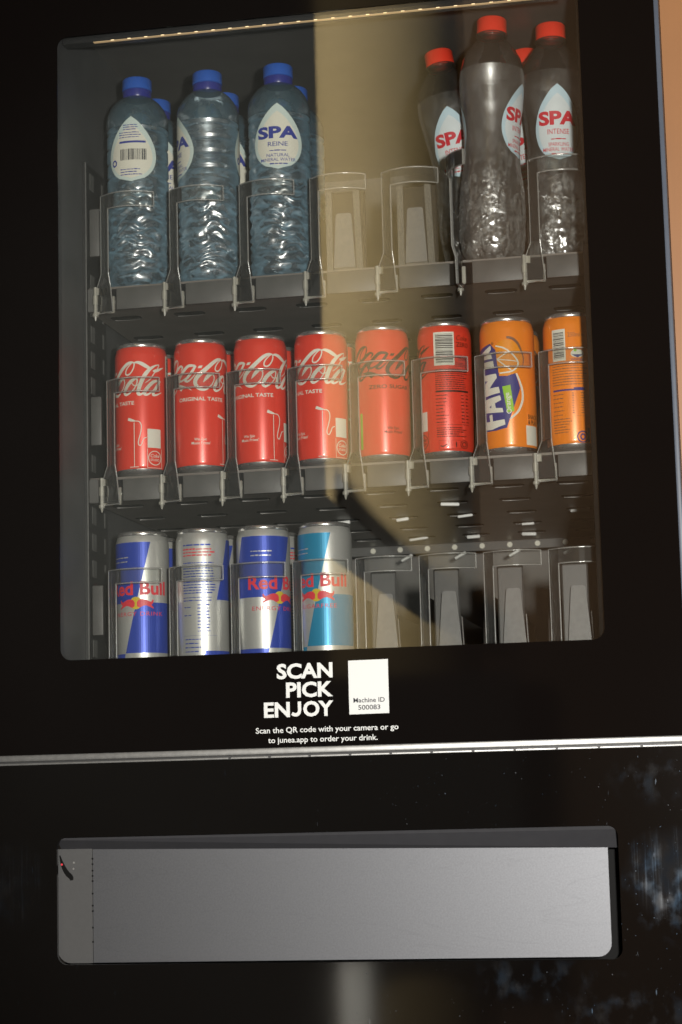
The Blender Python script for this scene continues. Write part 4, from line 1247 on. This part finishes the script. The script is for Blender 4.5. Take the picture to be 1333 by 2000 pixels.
def label_set(rf, vst, v0, v1, w, paper, inkm, word, lines3):
    """front label at angle 0 and back label at 180 degrees"""
    H = v1 - v0
    fr = bprint(Art().poly(drop(0, v0, v1, w)), rf, 1, vst)
    bk = bprint(Art().poly(drop(math.pi * BR, v0, v1, w)), rf, 1, vst)
    inner = drop(0, v0 + H * .05, v1 - H * .12, w * .84)
    c = math.pi * BR
    inner_b = [(u + c, v) for u, v in inner]
    innerm = M["labeli_in"] if paper is M["labeli"] else M["label_in"]
    t = Art().text("SPA", 0, v0 + H * .475, w=w * .80, h=H * .165, bold=.045)
    pt = [(bprint(Art().poly(inner), rf, 1.5, vst), innerm, "label_field"), (bprint(t, rf, 2, vst), inkm, "name_lettering")]
    t = Art().text(word, 0, v0 + H * .345, w=w * .46 if len(word) > 5 else w * .38, h=H * .068, bold=.006)
    t.lines(-w * .16, w * .16, v0 + H * .272, .01, 1, H * .018, 71, .05)
    t.text(lines3[0], 0, v0 + H * .185, w=w * .44, h=H * .050, bold=.004).text(lines3[1], 0, v0 + H * .118, w=w * .68, h=H * .050, bold=.004)
    t.lines(-w * .16, w * .18, v0 + H * .070, .01, 1, H * .020, 72, .05)
    pt.append((bprint(t, rf, 2, vst), inkm, "lettering"))
    c = math.pi * BR
    b = Art().lines(c - w * .16, c + w * .16, v0 + H * .86, H * .034, 3, H * .016, 61, .3)
    b.lines(c - w * .24, c + w * .24, v0 + H * .745, H * .036, 3, H * .015, 62, .2)
    b.lines(c - w * .22, c + w * .24, v0 + H * .180, H * .04, 3, H * .016, 63, .35)
    b.ring(c - w * .36, v0 + H * .30, H * .030, H * .055, sx=.8)
    b.rect(c - w * .24, c + w * .28, v0 + H * .590, v0 + H * .622)
    pb = [(bprint(Art().poly(inner_b), rf, 1.5, vst), innerm, "label_field"), (bprint(b, rf, 2, vst), inkm, "small_print")]
    b = Art().bars(c - w * .22, c + w * .30, v0 + H * .33, v0 + H * .50, 9)
    pb.append((bprint(b, rf, 2, vst), M["ink"], "barcode"))
    return (fr, pt), (bk, pb), paper

REINE_L = label_set(reine_r, None, .1085, .1780, .0535, M["label"], M["lblue"], "REINE", ("NATURAL", "MINERAL WATER"))

def bottle(name, x, y, turn, label, group, parts, tilt=(0, 0), scale=1.0, base=.2045):
    root = empty(name, (x, y, base), (0, 0, 0))
    m = Matrix.Rotation(R_(tilt[1]), 4, 'Y') @ Matrix.Rotation(R_(tilt[0]), 4, 'X') @ Matrix.Rotation(facing(x, y) + R_(turn), 4, 'Z')
    root.rotation_euler = m.to_euler()
    root.scale = (scale,) * 3
    tag(root, label, "bottle", group)
    for nm, me, mat, z in parts["solids"]:
        put(nm, me, mat, root, (0, 0, z))
    (fr, pt), (bk, pb), paper = parts["label"]
    f = put("front_label", fr, paper, root)
    for me, mat, nm in pt: put(nm, me, mat, f)
    k = put("back_label", bk, paper, root)
    for me, mat, nm in pb: put(nm, me, mat, k)
    return root
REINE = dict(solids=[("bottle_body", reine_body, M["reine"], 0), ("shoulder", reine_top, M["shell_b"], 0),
                     ("cap_ring", ring_r, M["bluering"], .2065), ("cap", cap_r, M["bluecap"], .2146)], label=REINE_L)
GR = "still water bottles with blue caps"
bottle("water_bottle", -0.3555, .120, 168, "blue-capped water bottle at the far left, its barcode label facing out", GR, REINE, scale=.983)
bottle("water_bottle", -0.2805, .120, -75, "blue-capped water bottle, second from the left, label turned to the side", GR, REINE, scale=.983)
bottle("water_bottle", -0.2060, .120, -3, "blue-capped water bottle with its drop-shaped name label facing straight out", GR, REINE, scale=.983)
bottle("water_bottle", -0.3555, .190, 12, "blue-capped water bottle behind the leftmost one, its name label peeking out", GR, REINE, scale=.983)
bottle("water_bottle", -0.2805, .190, 6, "blue-capped water bottle behind the second one from the left", GR, REINE, scale=.983)
bottle("water_bottle", -0.2060, .190, 150, "blue-capped water bottle behind the one whose label faces straight out", GR, REINE, scale=.983)

# sparkling water: waisted bottle
IP = [(.0318, .012), (.0332, .030), (.0336, .048), (.0330, .066), (.0312, .084), (.0288, .100), (.0276, .116), (.0278, .128), (.0290, .146), (.0312, .166), (.0328, .182), (.0330, .190), (.0322, .200), (.0296, .211), (.0250, .220), (.0200, .227), (.0160, .2320), (.0138, .2350)]
def intense_r(v):
    if v <= IP[0][1]: return IP[0][0]
    for (r0, z0), (r1, z1) in zip(IP, IP[1:]):
        if z0 <= v <= z1:
            t = (v - z0) / (z1 - z0); t = t * t * (3 - 2 * t) * .5 + t * .5
            return r0 + (r1 - r0) * t
    return IP[-1][0]
def petal(r, z, a):
    if z < .026:
        k = (1 - z / .026) ** 1.2
        r = r * (1 - .20 * k * (1 - abs(math.cos(2.5 * a)) ** .7))
    k = min(1, max(0, (.100 - z) / .022)) * min(1, max(0, (z - .004) / .01))
    return r - k * (.0011 * ring_noise(a, z, 190, 210, 2.2) + .0008 * ring_noise(a, z, 80, 110, 4.4))
prof = [(0, .010), (.010, .008), (.018, .003), (.0235, .0), (.0268, .0030), (.0295, .0070)]
z = .012
WL = .199
while z < WL:
    prof.append((intense_r(z), z)); z += (.0011 if z < .105 else .0035)
prof += [(intense_r(WL), WL), (0, WL + .0001)]
bm = bmesh.new(); lathe_bm(bm, prof, 160, petal)
int_body = finish(bm, "bottle_body", True, 60)
prof = []
z = WL + .0001
while z < .235:
    prof.append((intense_r(z), z)); z += .002
prof += [(.0135, .2352), (.0135, .2368), (.0160, .2370), (.0162, .2380), (.0160, .2388), (.0136, .2390), (.0136, .2415)]
bm = bmesh.new(); lathe_bm(bm, prof, 72, close=False)
int_top = finish(bm, "bottle_shoulder", True)
cap_i = cap_mesh(.0152, .0155)
INT_L = label_set(intense_r, .004, .1060, .1830, .0540, M["labeli"], M["lred"], "INTENSE", ("SPARKLING", "MINERAL WATER"))
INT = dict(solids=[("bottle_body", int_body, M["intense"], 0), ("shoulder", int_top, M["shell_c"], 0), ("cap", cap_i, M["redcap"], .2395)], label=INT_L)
GI = "sparkling water bottles with red caps"
bottle("sparkling_water_bottle", .0065, .120, 68, "tall red-capped sparkling water bottle standing foremost, its label turned to the right", GI, INT, tilt=(0, 1.8), scale=.985)
bottle("sparkling_water_bottle", .0690, .162, 8, "red-capped sparkling water bottle at the right window edge, its name label facing out", GI, INT)
bottle("sparkling_water_bottle", -.0125, .176, -4, "red-capped sparkling water bottle leaning to the left beside the empty lanes", GI, INT, tilt=(0, -8.5), scale=.965)
bottle("sparkling_water_bottle", .0235, .236, 20, "red-capped sparkling water bottle seen through the foremost tall one", GI, INT)
bottle("sparkling_water_bottle", .0600, .226, -30, "red-capped sparkling water bottle almost hidden behind the one at the right window edge", GI, INT, tilt=(0, -6))
